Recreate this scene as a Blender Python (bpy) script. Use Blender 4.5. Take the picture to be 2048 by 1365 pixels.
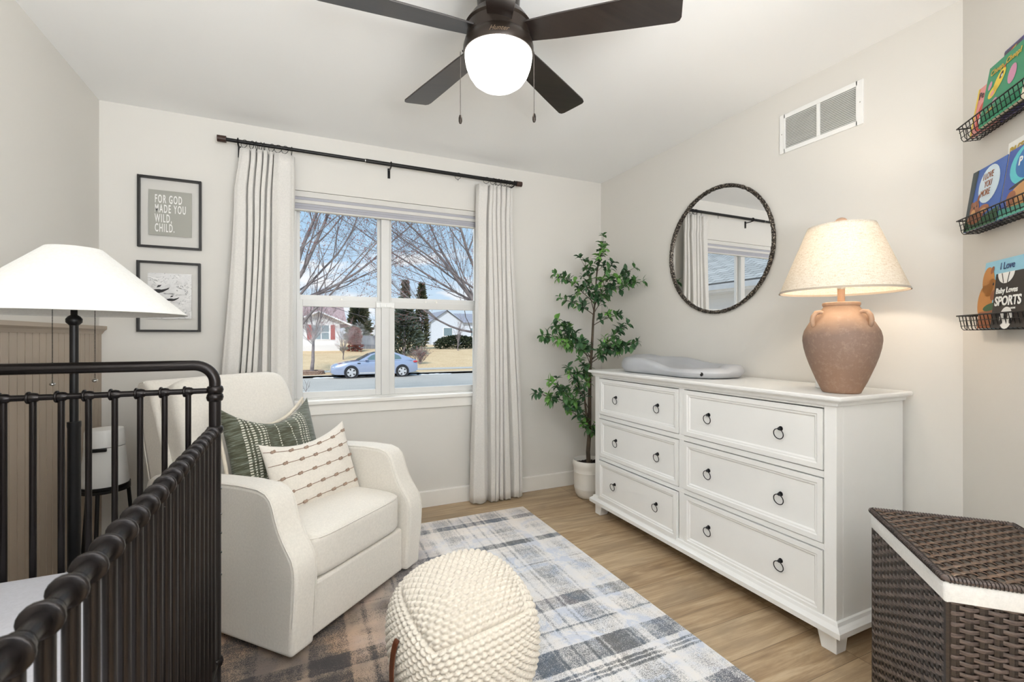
import bpy, math, random
from mathutils import Vector, Matrix, noise
R = math.radians
PI = math.pi
for o in list(bpy.data.objects): bpy.data.objects.remove(o)
S = bpy.context.scene
COL = S.collection

# ------------------------------------------------------------------ camera
cam_d = bpy.data.cameras.new('camera'); cam = bpy.data.objects.new('camera', cam_d); COL.objects.link(cam)
cam_d.sensor_width = 36.0; cam_d.lens = 930.0 / 2048 * 36
cam_d.shift_y = -6.5 / 2048
cam_d.clip_start = 0.02; cam_d.clip_end = 400
cam.location = (0, 0, 1.17); cam.rotation_euler = (R(90), 0, R(-24.6))
cam_d.dof.use_dof = True; cam_d.dof.focus_distance = 2.3; cam_d.dof.aperture_fstop = 8.0
S.camera = cam
S.view_settings.view_transform = 'Standard'; S.view_settings.look = 'None'
S.view_settings.exposure = -0.06; S.view_settings.gamma = 1.0; S.view_settings.use_curve_mapping = False
S.cycles.max_bounces = 10; S.cycles.diffuse_bounces = 6; S.cycles.transparent_max_bounces = 16
S.cycles.sample_clamp_indirect = 6.0
S.cycles.use_denoising = True

def lin(c):
    return tuple(((v / 255) / 12.92 if v / 255 <= .04045 else ((v / 255 + .055) / 1.055) ** 2.4) for v in c) + (1.0,)

# ------------------------------------------------------------------ sky
W = bpy.data.worlds.new('sky'); S.world = W; W.use_nodes = True
nt = W.node_tree; nt.nodes.clear()
def wn(t, **k):
    n = nt.nodes.new(t)
    for a, b in k.items(): setattr(n, a, b)
    return n
out = wn('ShaderNodeOutputWorld'); bg = wn('ShaderNodeBackground'); tc = wn('ShaderNodeTexCoord')
sep = wn('ShaderNodeSeparateXYZ'); ramp = wn('ShaderNodeValToRGB'); mp = wn('ShaderNodeMapping')
nz = wn('ShaderNodeTexNoise'); cr = wn('ShaderNodeValToRGB'); mx = wn('ShaderNodeMix', data_type='RGBA')
nt.links.new(tc.outputs['Generated'], sep.inputs[0]); nt.links.new(sep.outputs[2], ramp.inputs[0])
e = ramp.color_ramp.elements
e[0].position = 0.0; e[0].color = lin((214, 228, 240)); e[1].position = 0.5; e[1].color = lin((132, 192, 234))
n2 = e.new(0.14); n2.color = lin((186, 215, 240))
nt.links.new(tc.outputs['Generated'], mp.inputs[0]); mp.inputs['Scale'].default_value = (5.0, 5.0, 16.0); mp.inputs['Location'].default_value = (.4, .9, 0.3)
nt.links.new(mp.outputs[0], nz.inputs[0]); nz.inputs['Scale'].default_value = 1.0; nz.inputs['Detail'].default_value = 6; nz.inputs['Roughness'].default_value = .55
nt.links.new(nz.outputs[0], cr.inputs[0]); cr.color_ramp.elements[0].position = .50; cr.color_ramp.elements[1].position = .60
nt.links.new(cr.outputs[0], mx.inputs[0]); nt.links.new(ramp.outputs[0], mx.inputs[6]); mx.inputs[7].default_value = (0.90, 0.92, 0.95, 1)
nt.links.new(mx.outputs[2], bg.inputs[0]); bg.inputs[1].default_value = 1.12
nt.links.new(bg.outputs[0], out.inputs[0])

# ------------------------------------------------------------------ sun, window daylight and added fill
def light(name, kind, loc, rot=(0, 0, 0), energy=10, color=(1, 1, 1), **k):
    d = bpy.data.lights.new(name, kind); d.energy = energy; d.color = color
    for a, b in k.items(): setattr(d, a, b)
    o = bpy.data.objects.new(name, d); COL.objects.link(o); o.location = loc; o.rotation_euler = rot
    return o
light('sun', 'SUN', (0, 0, 30), (R(48), 0, R(-30)), 3.2, (1, .95, .88), angle=R(4))
# added fill behind the camera, aimed at the ceiling, and front window daylight
light('added_ceiling_fill', 'AREA', (0.42, -1.40, 1.25), (R(168), 0, 0), 205, (.94, .97, 1.0), shape='RECTANGLE', size=1.25, size_y=1.7)
light('front_window_daylight', 'AREA', (0.59, 3.9, 2.9), (R(-48), 0, 0), 60, (.93, .97, 1.0), shape='RECTANGLE', size=1.8, size_y=1.2)

# ================================================================== helpers
class NT:
    """short hand for building a node material"""
    def __init__(s, name):
        s.m = bpy.data.materials.new(name); s.m.use_nodes = True; s.t = s.m.node_tree
        s.b = s.t.nodes['Principled BSDF']; s._co = None
    def n(s, t, **k):
        x = s.t.nodes.new(t)
        for a, b in k.items(): setattr(x, a, b)
        return x
    def l(s, a, b): s.t.links.new(a, b)
    @property
    def co(s):
        if s._co is None: s._co = s.n('ShaderNodeTexCoord').outputs['Object']
        return s._co
    def mapped(s, scale=(1, 1, 1), loc=(0, 0, 0), rot=(0, 0, 0)):
        m = s.n('ShaderNodeMapping'); s.l(s.co, m.inputs[0])
        m.inputs['Scale'].default_value = scale; m.inputs['Location'].default_value = loc; m.inputs['Rotation'].default_value = rot
        return m.outputs[0]
    def noise(s, scale, detail=3, rough=.5, vec=None, dist=0):
        x = s.n('ShaderNodeTexNoise'); s.l(vec or s.co, x.inputs['Vector'])
        x.inputs['Scale'].default_value = scale; x.inputs['Detail'].default_value = detail
        x.inputs['Roughness'].default_value = rough; x.inputs['Distortion'].default_value = dist
        return x.outputs[0]
    def ramp(s, f, stops, interp='LINEAR'):
        x = s.n('ShaderNodeValToRGB'); s.l(f, x.inputs[0]); x.color_ramp.interpolation = interp
        el = x.color_ramp.elements
        while len(el) < len(stops): el.new(.5)
        for i, (p, c) in enumerate(stops):
            el[i].position = p; el[i].color = c if len(c) == 4 else lin(c)
        return x.outputs[0]
    def math(s, op, a, b=None, c=None):
        x = s.n('ShaderNodeMath', operation=op)
        for i, v in enumerate((a, b, c)):
            if v is None: continue
            if isinstance(v, (int, float)): x.inputs[i].default_value = v
            else: s.l(v, x.inputs[i])
        return x.outputs[0]
    def mix(s, f, a, b, blend='MIX'):
        x = s.n('ShaderNodeMix', data_type='RGBA', blend_type=blend)
        for i, v in ((0, f), (6, a), (7, b)):
            if isinstance(v, (int, float)): x.inputs[i].default_value = v
            elif isinstance(v, tuple): x.inputs[i].default_value = v if len(v) == 4 else lin(v)
            else: s.l(v, x.inputs[i])
        return x.outputs[2]
    def xyz(s, v=None):
        x = s.n('ShaderNodeSeparateXYZ'); s.l(v or s.co, x.inputs[0]); return x.outputs
    def color(s, v):
        if isinstance(v, tuple): s.b.inputs['Base Color'].default_value = v if len(v) == 4 else lin(v)
        else: s.l(v, s.b.inputs['Base Color'])
    def bump(s, h, strength=.3, dist=.01):
        x = s.n('ShaderNodeBump'); s.l(h, x.inputs['Height']); x.inputs['Strength'].default_value = strength
        x.inputs['Distance'].default_value = dist; s.l(x.outputs[0], s.b.inputs['Normal'])
    def set(s, **k):
        for a, b in k.items():
            s.b.inputs[{'rough': 'Roughness', 'metal': 'Metallic', 'sheen': 'Sheen Weight', 'coat': 'Coat Weight', 'spec': 'Specular IOR Level', 'sub': 'Subsurface Weight', 'emit': 'Emission Strength'}[a]].default_value = b
        return s

def mat(name, col, rough=.5, metal=0, var=.06, scale=8, bump=0, bscale=200, **k):
    t = NT(name); t.set(rough=rough, metal=metal, **k)
    c = lin(col) if len(col) == 3 else col
    n = t.noise(scale, 4)
    a = tuple(min(1, v * (1 + var)) for v in c[:3]) + (1,); b = tuple(v * (1 - var) for v in c[:3]) + (1,)
    t.color(t.ramp(n, [(.3, b), (.7, a)]))
    if bump: t.bump(t.noise(bscale, 2), bump, .002)
    return t.m

class MB:
    """collects shapes; build() links them as one mesh"""
    def __init__(s): s.v = []; s.f = []; s.mi = []; s.cur = 0
    def add(s, vs, fs):
        b = len(s.v); s.v += [tuple(v) for v in vs]; s.f += [tuple(i + b for i in f) for f in fs]; s.mi += [s.cur] * len(fs)
        return s
    def box(s, a, b):
        (x0, y0, z0), (x1, y1, z1) = a, b
        return s.add([(x0, y0, z0), (x1, y0, z0), (x1, y1, z0), (x0, y1, z0), (x0, y0, z1), (x1, y0, z1), (x1, y1, z1), (x0, y1, z1)],
                     [(0, 3, 2, 1), (4, 5, 6, 7), (0, 1, 5, 4), (1, 2, 6, 5), (2, 3, 7, 6), (3, 0, 4, 7)])
    def prism(s, pts, axis, a, b):
        """extrude a 2D polygon: axis 0: pts=(y,z); 1: (x,z); 2: (x,y)"""
        def P(p, t): return (t, p[0], p[1]) if axis == 0 else (p[0], t, p[1]) if axis == 1 else (p[0], p[1], t)
        n = len(pts); vs = [P(p, a) for p in pts] + [P(p, b) for p in pts]
        fs = [tuple(range(n))[::-1], tuple(range(n, 2 * n))] + [(i, (i + 1) % n, n + (i + 1) % n, n + i) for i in range(n)]
        return s.add(vs, fs)
    def lathe(s, prof, c=(0, 0, 0), seg=32, cap=True):
        vs = []; n = len(prof)
        for r, z in prof:
            for k in range(seg):
                a = 2 * PI * k / seg; vs.append((c[0] + r * math.cos(a), c[1] + r * math.sin(a), c[2] + z))
        fs = [(i * seg + k, i * seg + (k + 1) % seg, (i + 1) * seg + (k + 1) % seg, (i + 1) * seg + k) for i in range(n - 1) for k in range(seg)]
        if cap:
            if prof[0][0] > 1e-6: fs.append(tuple(range(seg))[::-1])
            if prof[-1][0] > 1e-6: fs.append(tuple((n - 1) * seg + k for k in range(seg)))
        return s.add(vs, fs)
    def tube(s, path, r, seg=8, closed=False, cap=True):
        path = [Vector(p) for p in path]; n = len(path)
        rs = r if isinstance(r, (list, tuple)) else [r] * n
        vs = []; prev = None
        for i, p in enumerate(path):
            if closed: d = path[(i + 1) % n] - path[i - 1]
            else: d = path[min(i + 1, n - 1)] - path[max(i - 1, 0)]
            if d.length < 1e-9: d = Vector((0, 0, 1))
            d.normalize()
            if prev is None:
                up = Vector((0, 0, 1)) if abs(d.z) < .9 else Vector((1, 0, 0))
                x = d.cross(up).normalized()
            else:
                x = (prev - d * prev.dot(d))
                x = x.normalized() if x.length > 1e-6 else d.orthogonal().normalized()
            prev = x; y = d.cross(x)
            for k in range(seg):
                a = 2 * PI * k / seg; vs.append(p + (x * math.cos(a) + y * math.sin(a)) * rs[i])
        m = n if closed else n - 1
        fs = [(i * seg + k, i * seg + (k + 1) % seg, ((i + 1) % n) * seg + (k + 1) % seg, ((i + 1) % n) * seg + k) for i in range(m) for k in range(seg)]
        if cap and not closed: fs += [tuple(range(seg))[::-1], tuple((n - 1) * seg + k for k in range(seg))]
        return s.add(vs, fs)
    def ball(s, c, r, seg=12, rings=8, sc=(1, 1, 1)):
        pr = [(r * math.sin(PI * i / rings), -r * math.cos(PI * i / rings)) for i in range(rings + 1)]
        b = len(s.v); s.lathe(pr, (0, 0, 0), seg, cap=False)
        for i in range(b, len(s.v)):
            x, y, z = s.v[i]; s.v[i] = (c[0] + x * sc[0], c[1] + y * sc[1], c[2] + z * sc[2])
        return s
    def puff(s, c, d, n=10, p=6.0, crown=0.0):
        """soft box: cube surface pushed to a p norm ball, full sizes d"""
        g = []
        for ax in range(3):
            for sg in (-1, 1):
                b = len(s.v) + 0; vs = []
                for i in range(n + 1):
                    for j in range(n + 1):
                        # denser samples near the edges
                        u = math.sin((i / n - .5) * PI) ; w = math.sin((j / n - .5) * PI)
                        q = [0, 0, 0]; q[ax] = sg; q[(ax + 1) % 3] = u; q[(ax + 2) % 3] = w
                        r = sum(abs(t) ** p for t in q) ** (-1 / p)
                        q = [t * r for t in q]
                        z = q[2] + crown * (1 - q[0] ** 2) * (1 - q[1] ** 2) * (1 if q[2] > 0 else 0) * abs(q[2])
                        vs.append((c[0] + q[0] * d[0] / 2, c[1] + q[1] * d[1] / 2, c[2] + z * d[2] / 2))
                fs = []
                for i in range(n):
                    for j in range(n):
                        a = i * (n + 1) + j; f = (a, a + n + 1, a + n + 2, a + 1)
                        fs.append(f if sg > 0 else f[::-1])
                s.add(vs, fs)
        return s
    def xf(s, M, start=0):
        for i in range(start, len(s.v)): s.v[i] = tuple(M @ Vector(s.v[i]))
        return s
    def build(s, name, m=None, parent=None, smooth=True, angle=35, bevel=0, bseg=2, weld=False, loc=None):
        me = bpy.data.meshes.new(name); me.from_pydata(s.v, [], s.f); me.update()
        ms = m if isinstance(m, (list, tuple)) else [m]
        for x in ms:
            if x: me.materials.append(x)
        if len(ms) > 1: me.polygons.foreach_set('material_index', s.mi)
        if weld:
            import bmesh
            b = bmesh.new(); b.from_mesh(me); bmesh.ops.remove_doubles(b, verts=b.verts, dist=1e-5); bmesh.ops.recalc_face_normals(b, faces=b.faces); b.to_mesh(me); b.free()
        if smooth:
            me.polygons.foreach_set('use_smooth', [True] * len(me.polygons)); me.set_sharp_from_angle(angle=R(angle))
        o = bpy.data.objects.new(name, me); COL.objects.link(o)
        if parent: o.parent = parent
        if loc: o.location = loc
        if bevel:
            md = o.modifiers.new('bevel', 'BEVEL'); md.width = bevel; md.segments = bseg; md.limit_method = 'ANGLE'; md.angle_limit = R(40)
            md.harden_normals = False
        return o

def thing(name, label, cat, loc=(0, 0, 0), rz=0, group=None):
    o = bpy.data.objects.new(name, None); COL.objects.link(o); o.location = loc; o.rotation_euler = (0, 0, R(rz))
    o.empty_display_size = .1
    return tag(o, label, cat, group)
def tag(o, label, cat, group=None, kind=None):
    o['label'] = label; o['category'] = cat
    if group: o['group'] = group
    if kind: o['kind'] = kind
    return o
def struct(o): o['kind'] = 'structure'; return o
def part_label(o, l): o['label'] = l; return o
def copy_tree(o, parent=None):
    c = o.copy(); COL.objects.link(c); c.parent = parent
    for ch in list(o.children): copy_tree(ch, c)
    return c
_fonts = {}
def lettering(name, text, size, m, parent, loc, rot=(90, 0, 0), sx=1.0, extrude=.0004, align='LEFT', shear=0.0, bold=0.0, line=1.0, space=1.0):
    cu = bpy.data.curves.new(name, 'FONT'); cu.body = text; cu.size = size; cu.extrude = extrude; cu.align_x = align
    cu.shear = shear; cu.offset = bold; cu.space_line = line; cu.space_character = space; cu.resolution_u = 3
    t = bpy.data.objects.new('tmp', cu); COL.objects.link(t)
    dg = bpy.context.evaluated_depsgraph_get(); me = bpy.data.meshes.new_from_object(t.evaluated_get(dg))
    bpy.data.objects.remove(t); me.name = name
    me.materials.clear(); me.materials.append(m)
    o = bpy.data.objects.new(name, me); COL.objects.link(o); o.parent = parent; o.location = loc
    o.rotation_euler = tuple(R(a) for a in rot); o.scale = (sx, 1, 1)
    return o

# ================================================================== materials
def wall_mat(name, col):
    t = NT(name); t.set(rough=.75, spec=.3); c = lin(col)
    t.color(t.ramp(t.noise(1.5, 3), [(.3, tuple(v * .98 for v in c[:3]) + (1,)), (.7, c)]))
    t.bump(t.noise(260, 3), .10, .002); return t.m
M_wall = wall_mat('wall_paint', (220, 217, 211))
M_ceil = wall_mat('ceiling_paint', (243, 243, 242))
M_trim = mat('trim_paint', (234, 231, 225), .4, var=.015)
M_white = mat('white_lacquer', (236, 236, 234), .35, var=.01, coat=.1)
M_vinyl = mat('window_vinyl', (214, 213, 210), .35, var=.01)
M_iron = mat('crib_metal', (38, 34, 33), .27, metal=.6, var=.12, scale=20, bump=.05, bscale=400)
M_blackm = mat('black_metal', (28, 27, 27), .42, metal=.4, var=.1, scale=30)
M_bronze = mat('fan_bronze', (48, 40, 34), .32, metal=.5, var=.08)
M_pull = mat('ring_pull_metal', (52, 52, 55), .3, metal=.8, var=.1)
M_steel = mat('steel', (190, 188, 184), .25, metal=1, var=.03)
M_mirror = NT('mirror_glass').set(rough=.0, metal=1.0).m
M_mirror.node_tree.nodes['Principled BSDF'].inputs['Base Color'].default_value = (.93, .93, .93, 1)

def floor_mat():
    t = NT('oak_planks'); t.set(rough=.42, spec=.4)
    br = t.n('ShaderNodeTexBrick'); t.l(t.mapped((1, 1, 1), (.13, .05, 0)), br.inputs['Vector'])
    br.offset = .37; br.offset_frequency = 1; br.squash = 1.0
    for k, v in (('Scale', 1.0), ('Mortar Size', .0012), ('Mortar Smooth', .1), ('Bias', 0), ('Brick Width', 1.22), ('Row Height', .178)): br.inputs[k].default_value = v
    br.inputs['Color1'].default_value = (0.0, 0, 0, 1); br.inputs['Color2'].default_value = (1, 1, 1, 1); br.inputs['Mortar'].default_value = (.5, .5, .5, 1)
    # per plank offset of the grain
    off = t.n('ShaderNodeVectorMath', operation='SCALE'); t.l(br.outputs['Color'], off.inputs[0]); off.inputs[3].default_value = 9.0
    ad = t.n('ShaderNodeVectorMath', operation='ADD'); t.l(t.co, ad.inputs[0]); t.l(off.outputs[0], ad.inputs[1])
    m1 = t.n('ShaderNodeMapping'); t.l(ad.outputs[0], m1.inputs[0]); m1.inputs['Scale'].default_value = (1.6, 17, 1)
    g1 = t.noise(1.6, 8, .62, m1.outputs[0], .6)
    m2 = t.n('ShaderNodeMapping'); t.l(ad.outputs[0], m2.inputs[0]); m2.inputs['Scale'].default_value = (1.1, 3.2, 1)
    g2 = t.noise(1.5, 4, .6, m2.outputs[0], .8)
    m3 = t.n('ShaderNodeMapping'); t.l(ad.outputs[0], m3.inputs[0]); m3.inputs['Scale'].default_value = (4, 120, 1)
    g3 = t.noise(1.5, 3, .6, m3.outputs[0])
    base = t.ramp(g1, [(.30, (112, 88, 62)), (.44, (150, 122, 90)), (.56, (180, 154, 120)), (.70, (206, 184, 152))])
    base = t.mix(t.math('MULTIPLY', t.ramp(g2, [(.50, (0, 0, 0)), (.68, (255, 255, 255))]), .80), base, (112, 92, 70))
    base = t.mix(.28, base, t.ramp(g3, [(.3, (110, 84, 58)), (.7, (190, 166, 134))]))
    base = t.mix(t.math('MULTIPLY', t.xyz(br.outputs['Color'])[0], .34), base, (204, 184, 154))
    base = t.mix(t.math('MULTIPLY', br.outputs['Fac'], .65), base, (74, 56, 40))
    t.color(base); t.bump(g3, .08, .001); return t.m
M_floor = floor_mat()

def stripes(t, v, bands, soft=.004):
    """sum of soft edged bands (centre, half width, weight) along coordinate v"""
    acc = None
    for c, h, w in bands:
        d = t.math('ABSOLUTE', t.math('SUBTRACT', v, c))
        x = t.n('ShaderNodeMapRange'); x.interpolation_type = 'SMOOTHSTEP'; t.l(d, x.inputs[0])
        x.inputs[1].default_value = h + soft; x.inputs[2].default_value = max(0, h - soft); x.inputs[3].default_value = 0; x.inputs[4].default_value = w
        acc = x.outputs[0] if acc is None else t.math('ADD', acc, x.outputs[0])
    return acc
def rug_mat():
    t = NT('plaid_rug'); t.set(rough=.95, spec=.1, sheen=.2)
    X, Y, Z = t.xyz()
    nx = t.noise(5, 3); 
    Xw = t.math('ADD', X, t.math('MULTIPLY', t.math('SUBTRACT', t.noise(25, 2), .5), .012))
    Yw = t.math('ADD', Y, t.math('MULTIPLY', t.math('SUBTRACT', t.noise(22, 2), .5), .012))
    dark = stripes(t, Yw, [(2.727, .028, .85), (2.384, .026, .95), (1.77, .042, .7), (1.445, .055, .9), (1.119, .05, .9), (0.7, .05, .9), (.3, .04, .8),
                           (1.357, .007, .9), (1.337, .007, .9), (1.317, .007, .9), (1.60, .005, .6), (2.12, .004, .5)])
    soft1 = stripes(t, Yw, [(2.02, .05, .32), (2.80, .04, .35), (2.56, .03, .28), (1.64, .06, .30), (1.22, .05, .25), (.95, .1, .4), (2.25, .05, .22)], .02)
    soft2 = stripes(t, Xw, [(1.12, .055, .50), (1.33, .03, .25), (.80, .045, .40), (.62, .006, .6), (.93, .004, .5), (.99, .004, .5), (.47, .05, .55), (.1, .07, .7), (.25, .01, .5), (-.2, .06, .6), (1.045, .006, .5), (1.19, .006, .45), (.68, .012, .4), (.86, .006, .5), (.40, .004, .5)], .007)
    white = stripes(t, Xw, [(1.235, .016, 1), (.72, .01, .6), (.54, .014, .8), (.02, .012, .8)], .006)
    speck = t.noise(300, 3, .8); blot = t.noise(7, 4, .65, None, .5); blot2 = t.noise(3.1, 3, .6)
    sp = t.ramp(speck, [(.36, (0, 0, 0)), (.62, (255, 255, 255))])
    streak = t.noise(1, 3, .6, t.mapped((40, 6, 1))); streak2 = t.noise(1, 3, .6, t.mapped((6, 40, 1)))
    tot = t.math('ADD', t.math('ADD', t.math('MULTIPLY', dark, 1.0), soft1), soft2)
    tot = t.math('ADD', tot, t.math('MULTIPLY', t.math('SUBTRACT', blot, .56), 1.0))
    tot = t.math('ADD', tot, t.math('MULTIPLY', t.math('SUBTRACT', t.math('ADD', streak, streak2), 1.0), .9))
    tot = t.math('SUBTRACT', tot, t.math('MULTIPLY', white, .6))
    am = t.n('ShaderNodeMapRange'); t.l(t.math('ADD', tot, t.math('MULTIPLY', t.math('SUBTRACT', sp, .62), 1.25)), am.inputs[0])
    am.inputs[1].default_value = .15; am.inputs[2].default_value = 1.15; am.clamp = True
    # left side of the weave is browner and darker than the right one
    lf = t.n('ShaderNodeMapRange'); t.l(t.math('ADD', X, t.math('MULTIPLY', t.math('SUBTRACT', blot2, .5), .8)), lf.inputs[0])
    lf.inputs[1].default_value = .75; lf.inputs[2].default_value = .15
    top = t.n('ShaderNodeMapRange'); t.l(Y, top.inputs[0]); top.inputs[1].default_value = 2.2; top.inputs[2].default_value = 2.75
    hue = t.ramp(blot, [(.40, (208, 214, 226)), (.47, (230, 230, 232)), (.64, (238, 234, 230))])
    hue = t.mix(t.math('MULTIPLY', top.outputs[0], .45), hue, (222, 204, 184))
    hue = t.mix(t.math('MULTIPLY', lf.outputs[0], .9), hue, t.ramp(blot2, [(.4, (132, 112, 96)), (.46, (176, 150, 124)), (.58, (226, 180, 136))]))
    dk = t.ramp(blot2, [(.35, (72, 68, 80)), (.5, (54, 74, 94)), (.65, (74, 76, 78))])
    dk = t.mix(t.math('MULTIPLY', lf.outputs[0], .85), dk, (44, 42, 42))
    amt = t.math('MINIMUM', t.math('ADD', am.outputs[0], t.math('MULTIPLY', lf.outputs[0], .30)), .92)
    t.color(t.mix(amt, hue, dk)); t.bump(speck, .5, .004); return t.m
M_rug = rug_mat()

def fabric(name, col, bscale=500, bstr=.25, var=.05, rough=.9, sheen=.25):
    t = NT(name); t.set(rough=rough, spec=.2, sheen=sheen); c = lin(col)
    n = t.noise(120, 3, .6)
    t.color(t.ramp(n, [(.3, tuple(v * (1 - var) for v in c[:3]) + (1,)), (.7, tuple(min(1, v * (1 + var)) for v in c[:3]) + (1,))]))
    w = t.n('ShaderNodeTexWave', wave_type='BANDS', bands_direction='Z'); t.l(t.co, w.inputs['Vector']); w.inputs['Scale'].default_value = bscale / 3; w.inputs['Distortion'].default_value = 2
    t.bump(t.math('ADD', w.outputs['Fac'], t.noise(bscale, 2)), bstr, .0012); return t.m
M_chair = fabric('cream_upholstery', (230, 225, 216), 420)
M_curtain = fabric('linen_curtain', (219, 216, 211), 380, .3)
M_sheet = fabric('crib_sheet', (192, 192, 198), 300, .1)
M_liner = fabric('cotton_liner', (232, 231, 228), 400, .3)

def glass_mat(name, gloss=.06, tint=(1, 1, 1, 1)):
    t = NT(name); t.t.nodes.remove(t.b); out = t.t.nodes['Material Output']
    tr = t.n('ShaderNodeBsdfTransparent'); gl = t.n('ShaderNodeBsdfGlossy'); mx = t.n('ShaderNodeMixShader')
    tr.inputs[0].default_value = tint; gl.inputs['Roughness'].default_value = .02
    fr = t.n('ShaderNodeFresnel'); fr.inputs[0].default_value = 1.45
    t.l(t.math('MULTIPLY', fr.outputs[0], gloss), mx.inputs[0]); t.l(tr.outputs[0], mx.inputs[1]); t.l(gl.outputs[0], mx.inputs[2]); t.l(mx.outputs[0], out.inputs[0])
    return t.m
M_glass = glass_mat('window_glass', .08)
M_fglass = glass_mat('picture_glass', .5)

# ================================================================== ROOM
XL, XR, YB, YR, HC = -0.971, 2.259, 3.175, -1.62, 2.44
T = .16
WX0, WX1, WZ0, WZ1 = -0.05, 1.235, .752, 2.088       # front window opening
w = MB().box((XL - T, YB, -.1), (WX0, YB + T, HC + .1)).box((WX1, YB, -.1), (XR + T, YB + T, HC + .1)).box((WX0, YB, WZ1), (WX1, YB + T, HC + .1)).box((WX0, YB, -.1), (WX1, YB + T, WZ0))
struct(w.build('wall_back', M_wall, smooth=False))
w = MB().box((XL - T, YR - T, -.1), (XL, YB, HC + .1))
struct(w.build('wall_left', M_wall, smooth=False))
struct(MB().box((XR, .88, -.1), (XR + T, YB, HC + .1)).build('wall_right', M_wall, smooth=False))
ax, ay = 1.10, -.279
k = T * .414
struct(MB().prism([(XR, .88), (ax, ay), (ax + T, ay - k), (XR + T, .88 - k)], 2, -.1, HC + .1).build('wall_angled', M_wall, smooth=False))
struct(MB().box((ax, YR - T, -.1), (ax + T, ay, HC + .1)).build('wall_entry', M_wall, smooth=False))
w = MB().box((XL, YR - T, -.1), (-.9, YR, HC + .1)).box((1.06, YR - T, -.1), (ax, YR, HC + .1)).box((-.9, YR - T, -.1), (1.06, YR, .6)).box((-.9, YR - T, 2.3), (1.06, YR, HC + .1))
struct(w.build('wall_rear', M_wall, smooth=False))
fl = [(XL, YR), (ax, YR), (ax, ay), (XR, .88), (XR, YB), (XL, YB)]
struct(MB().prism(fl, 2, -.1, 0).build('floor', M_floor, smooth=False))
struct(MB().prism(fl, 2, HC, HC + .12).build('ceiling', M_ceil, smooth=False))

def base_prof(th=.015, h=.111): return [(0, 0), (th, 0), (th, h - .006), (th - .006, h), (0, h)]
b = MB().prism([(YB - y, z) for y, z in base_prof()], 0, XL, XR); struct(b.build('baseboard_back', M_trim, smooth=False))
b = MB().prism([(XR - y, z) for y, z in base_prof()], 1, .88, YB); struct(b.build('baseboard_right', M_trim, smooth=False))
b = MB().prism([(XL + y, z) for y, z in base_prof()], 1, YR, YB); struct(b.build('baseboard_left', M_trim, smooth=False))
# beadboard wainscot on the left wall
M_bead = mat('greige_panel_paint', (176, 162, 146), .5, var=.03, scale=3)
b = MB(); y = 1.2
while y < YB - .001:
    y1 = min(y + .055, YB); b.box((XL, y, .11), (XL + .006, y1, 1.19)); b.box((XL + .006, y + .003, .11), (XL + .011, y1 - .003, 1.19)); y = y1
struct(b.build('trim_1', M_bead, smooth=False))
b = MB().prism([(XL, 1.19), (XL + .014, 1.19), (XL + .022, 1.205), (XL + .034, 1.215), (XL + .034, 1.232), (XL, 1.232)], 1, 1.2, YB)
struct(b.build('trim_2', M_bead, smooth=False))

# ------------------------------------------------------------------ front window
wf = MB().box((WX0, 3.19, WZ0), (WX0 + .012, 3.23, WZ1))
YF = 3.215
b = MB().box((WX0, YF, .785), (WX0 + .035, YF + .07, 2.04)).box((WX1 - .035, YF, .785), (WX1, YF + .07, 2.04)).box((WX0, YF, 2.04), (WX1, YF + .07, WZ1)).box((WX0, YF, .752), (WX1, YF + .07, .785)).box((.503, YF - .004, .785), (.557, YF + .07, 2.04))
win = struct(b.build('window_1', M_vinyl, smooth=False, bevel=.003))
for x0, x1 in ((WX0 + .035, .503), (.557, WX1 - .035)):
    st = .036
    b = MB().box((x0, YF + .035, 1.41), (x0 + .02, YF + .06, 2.04)).box((x1 - .02, YF + .035, 1.41), (x1, YF + .06, 2.04)).box((x0 + .02, YF + .035, 1.41), (x1 - .02, YF + .06, 1.445)).box((x0 + .02, YF + .035, 2.01), (x1 - .02, YF + .06, 2.04))
    s = b.build('upper_sash', M_vinyl, win, smooth=False, bevel=.002)
    MB().box((x0 + .02, YF + .046, 1.445), (x1 - .02, YF + .049, 2.01)).build('pane', M_glass, s, smooth=False)
    b = MB().box((x0, YF + .005, .785), (x0 + st, YF + .032, 1.415)).box((x1 - st, YF + .005, .785), (x1, YF + .032, 1.415)).box((x0 + st, YF + .005, 1.37), (x1 - st, YF + .032, 1.415)).box((x0 + st, YF + .005, .785), (x1 - st, YF + .032, .825))
    s = b.build('lower_sash', M_vinyl, win, smooth=False, bevel=.002)
    MB().box((x0 + st, YF + .017, .825), (x1 - st, YF + .02, 1.37)).build('pane', M_glass, s, smooth=False)
    for q in (.38, .5):
        lx = x0 + (x1 - x0) * q
        MB().box((lx, YF + .008, 1.415), (lx + .014, YF + .022, 1.425)).box((lx + .002, YF + .004, 1.425), (lx + .006, YF + .010, 1.434)).build('sash_lock', M_trim, win, bevel=.001)
MB().box((.470, YF - .008, 1.372), (.590, YF - .001, 1.405)).box((.495, YF - .012, 1.376), (.53, YF - .006, 1.401)).box((.535, YF - .012, 1.376), (.57, YF - .006, 1.401)).build('latch_cover', M_white, win, bevel=.002)
# sill stool and apron
b = MB().box((WX0 - .04, YB - .038, .752), (WX1 + .04, YB, .775)).box((WX0, YB, .752), (WX1, YF + .005, .775))
struct(b.build('trim_3', M_trim, smooth=False, bevel=.004))
struct(MB().box((WX0 - .02, YB - .016, .685), (WX1 + .02, YB, .752)).build('trim_4', M_trim, smooth=False, bevel=.003))
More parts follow.
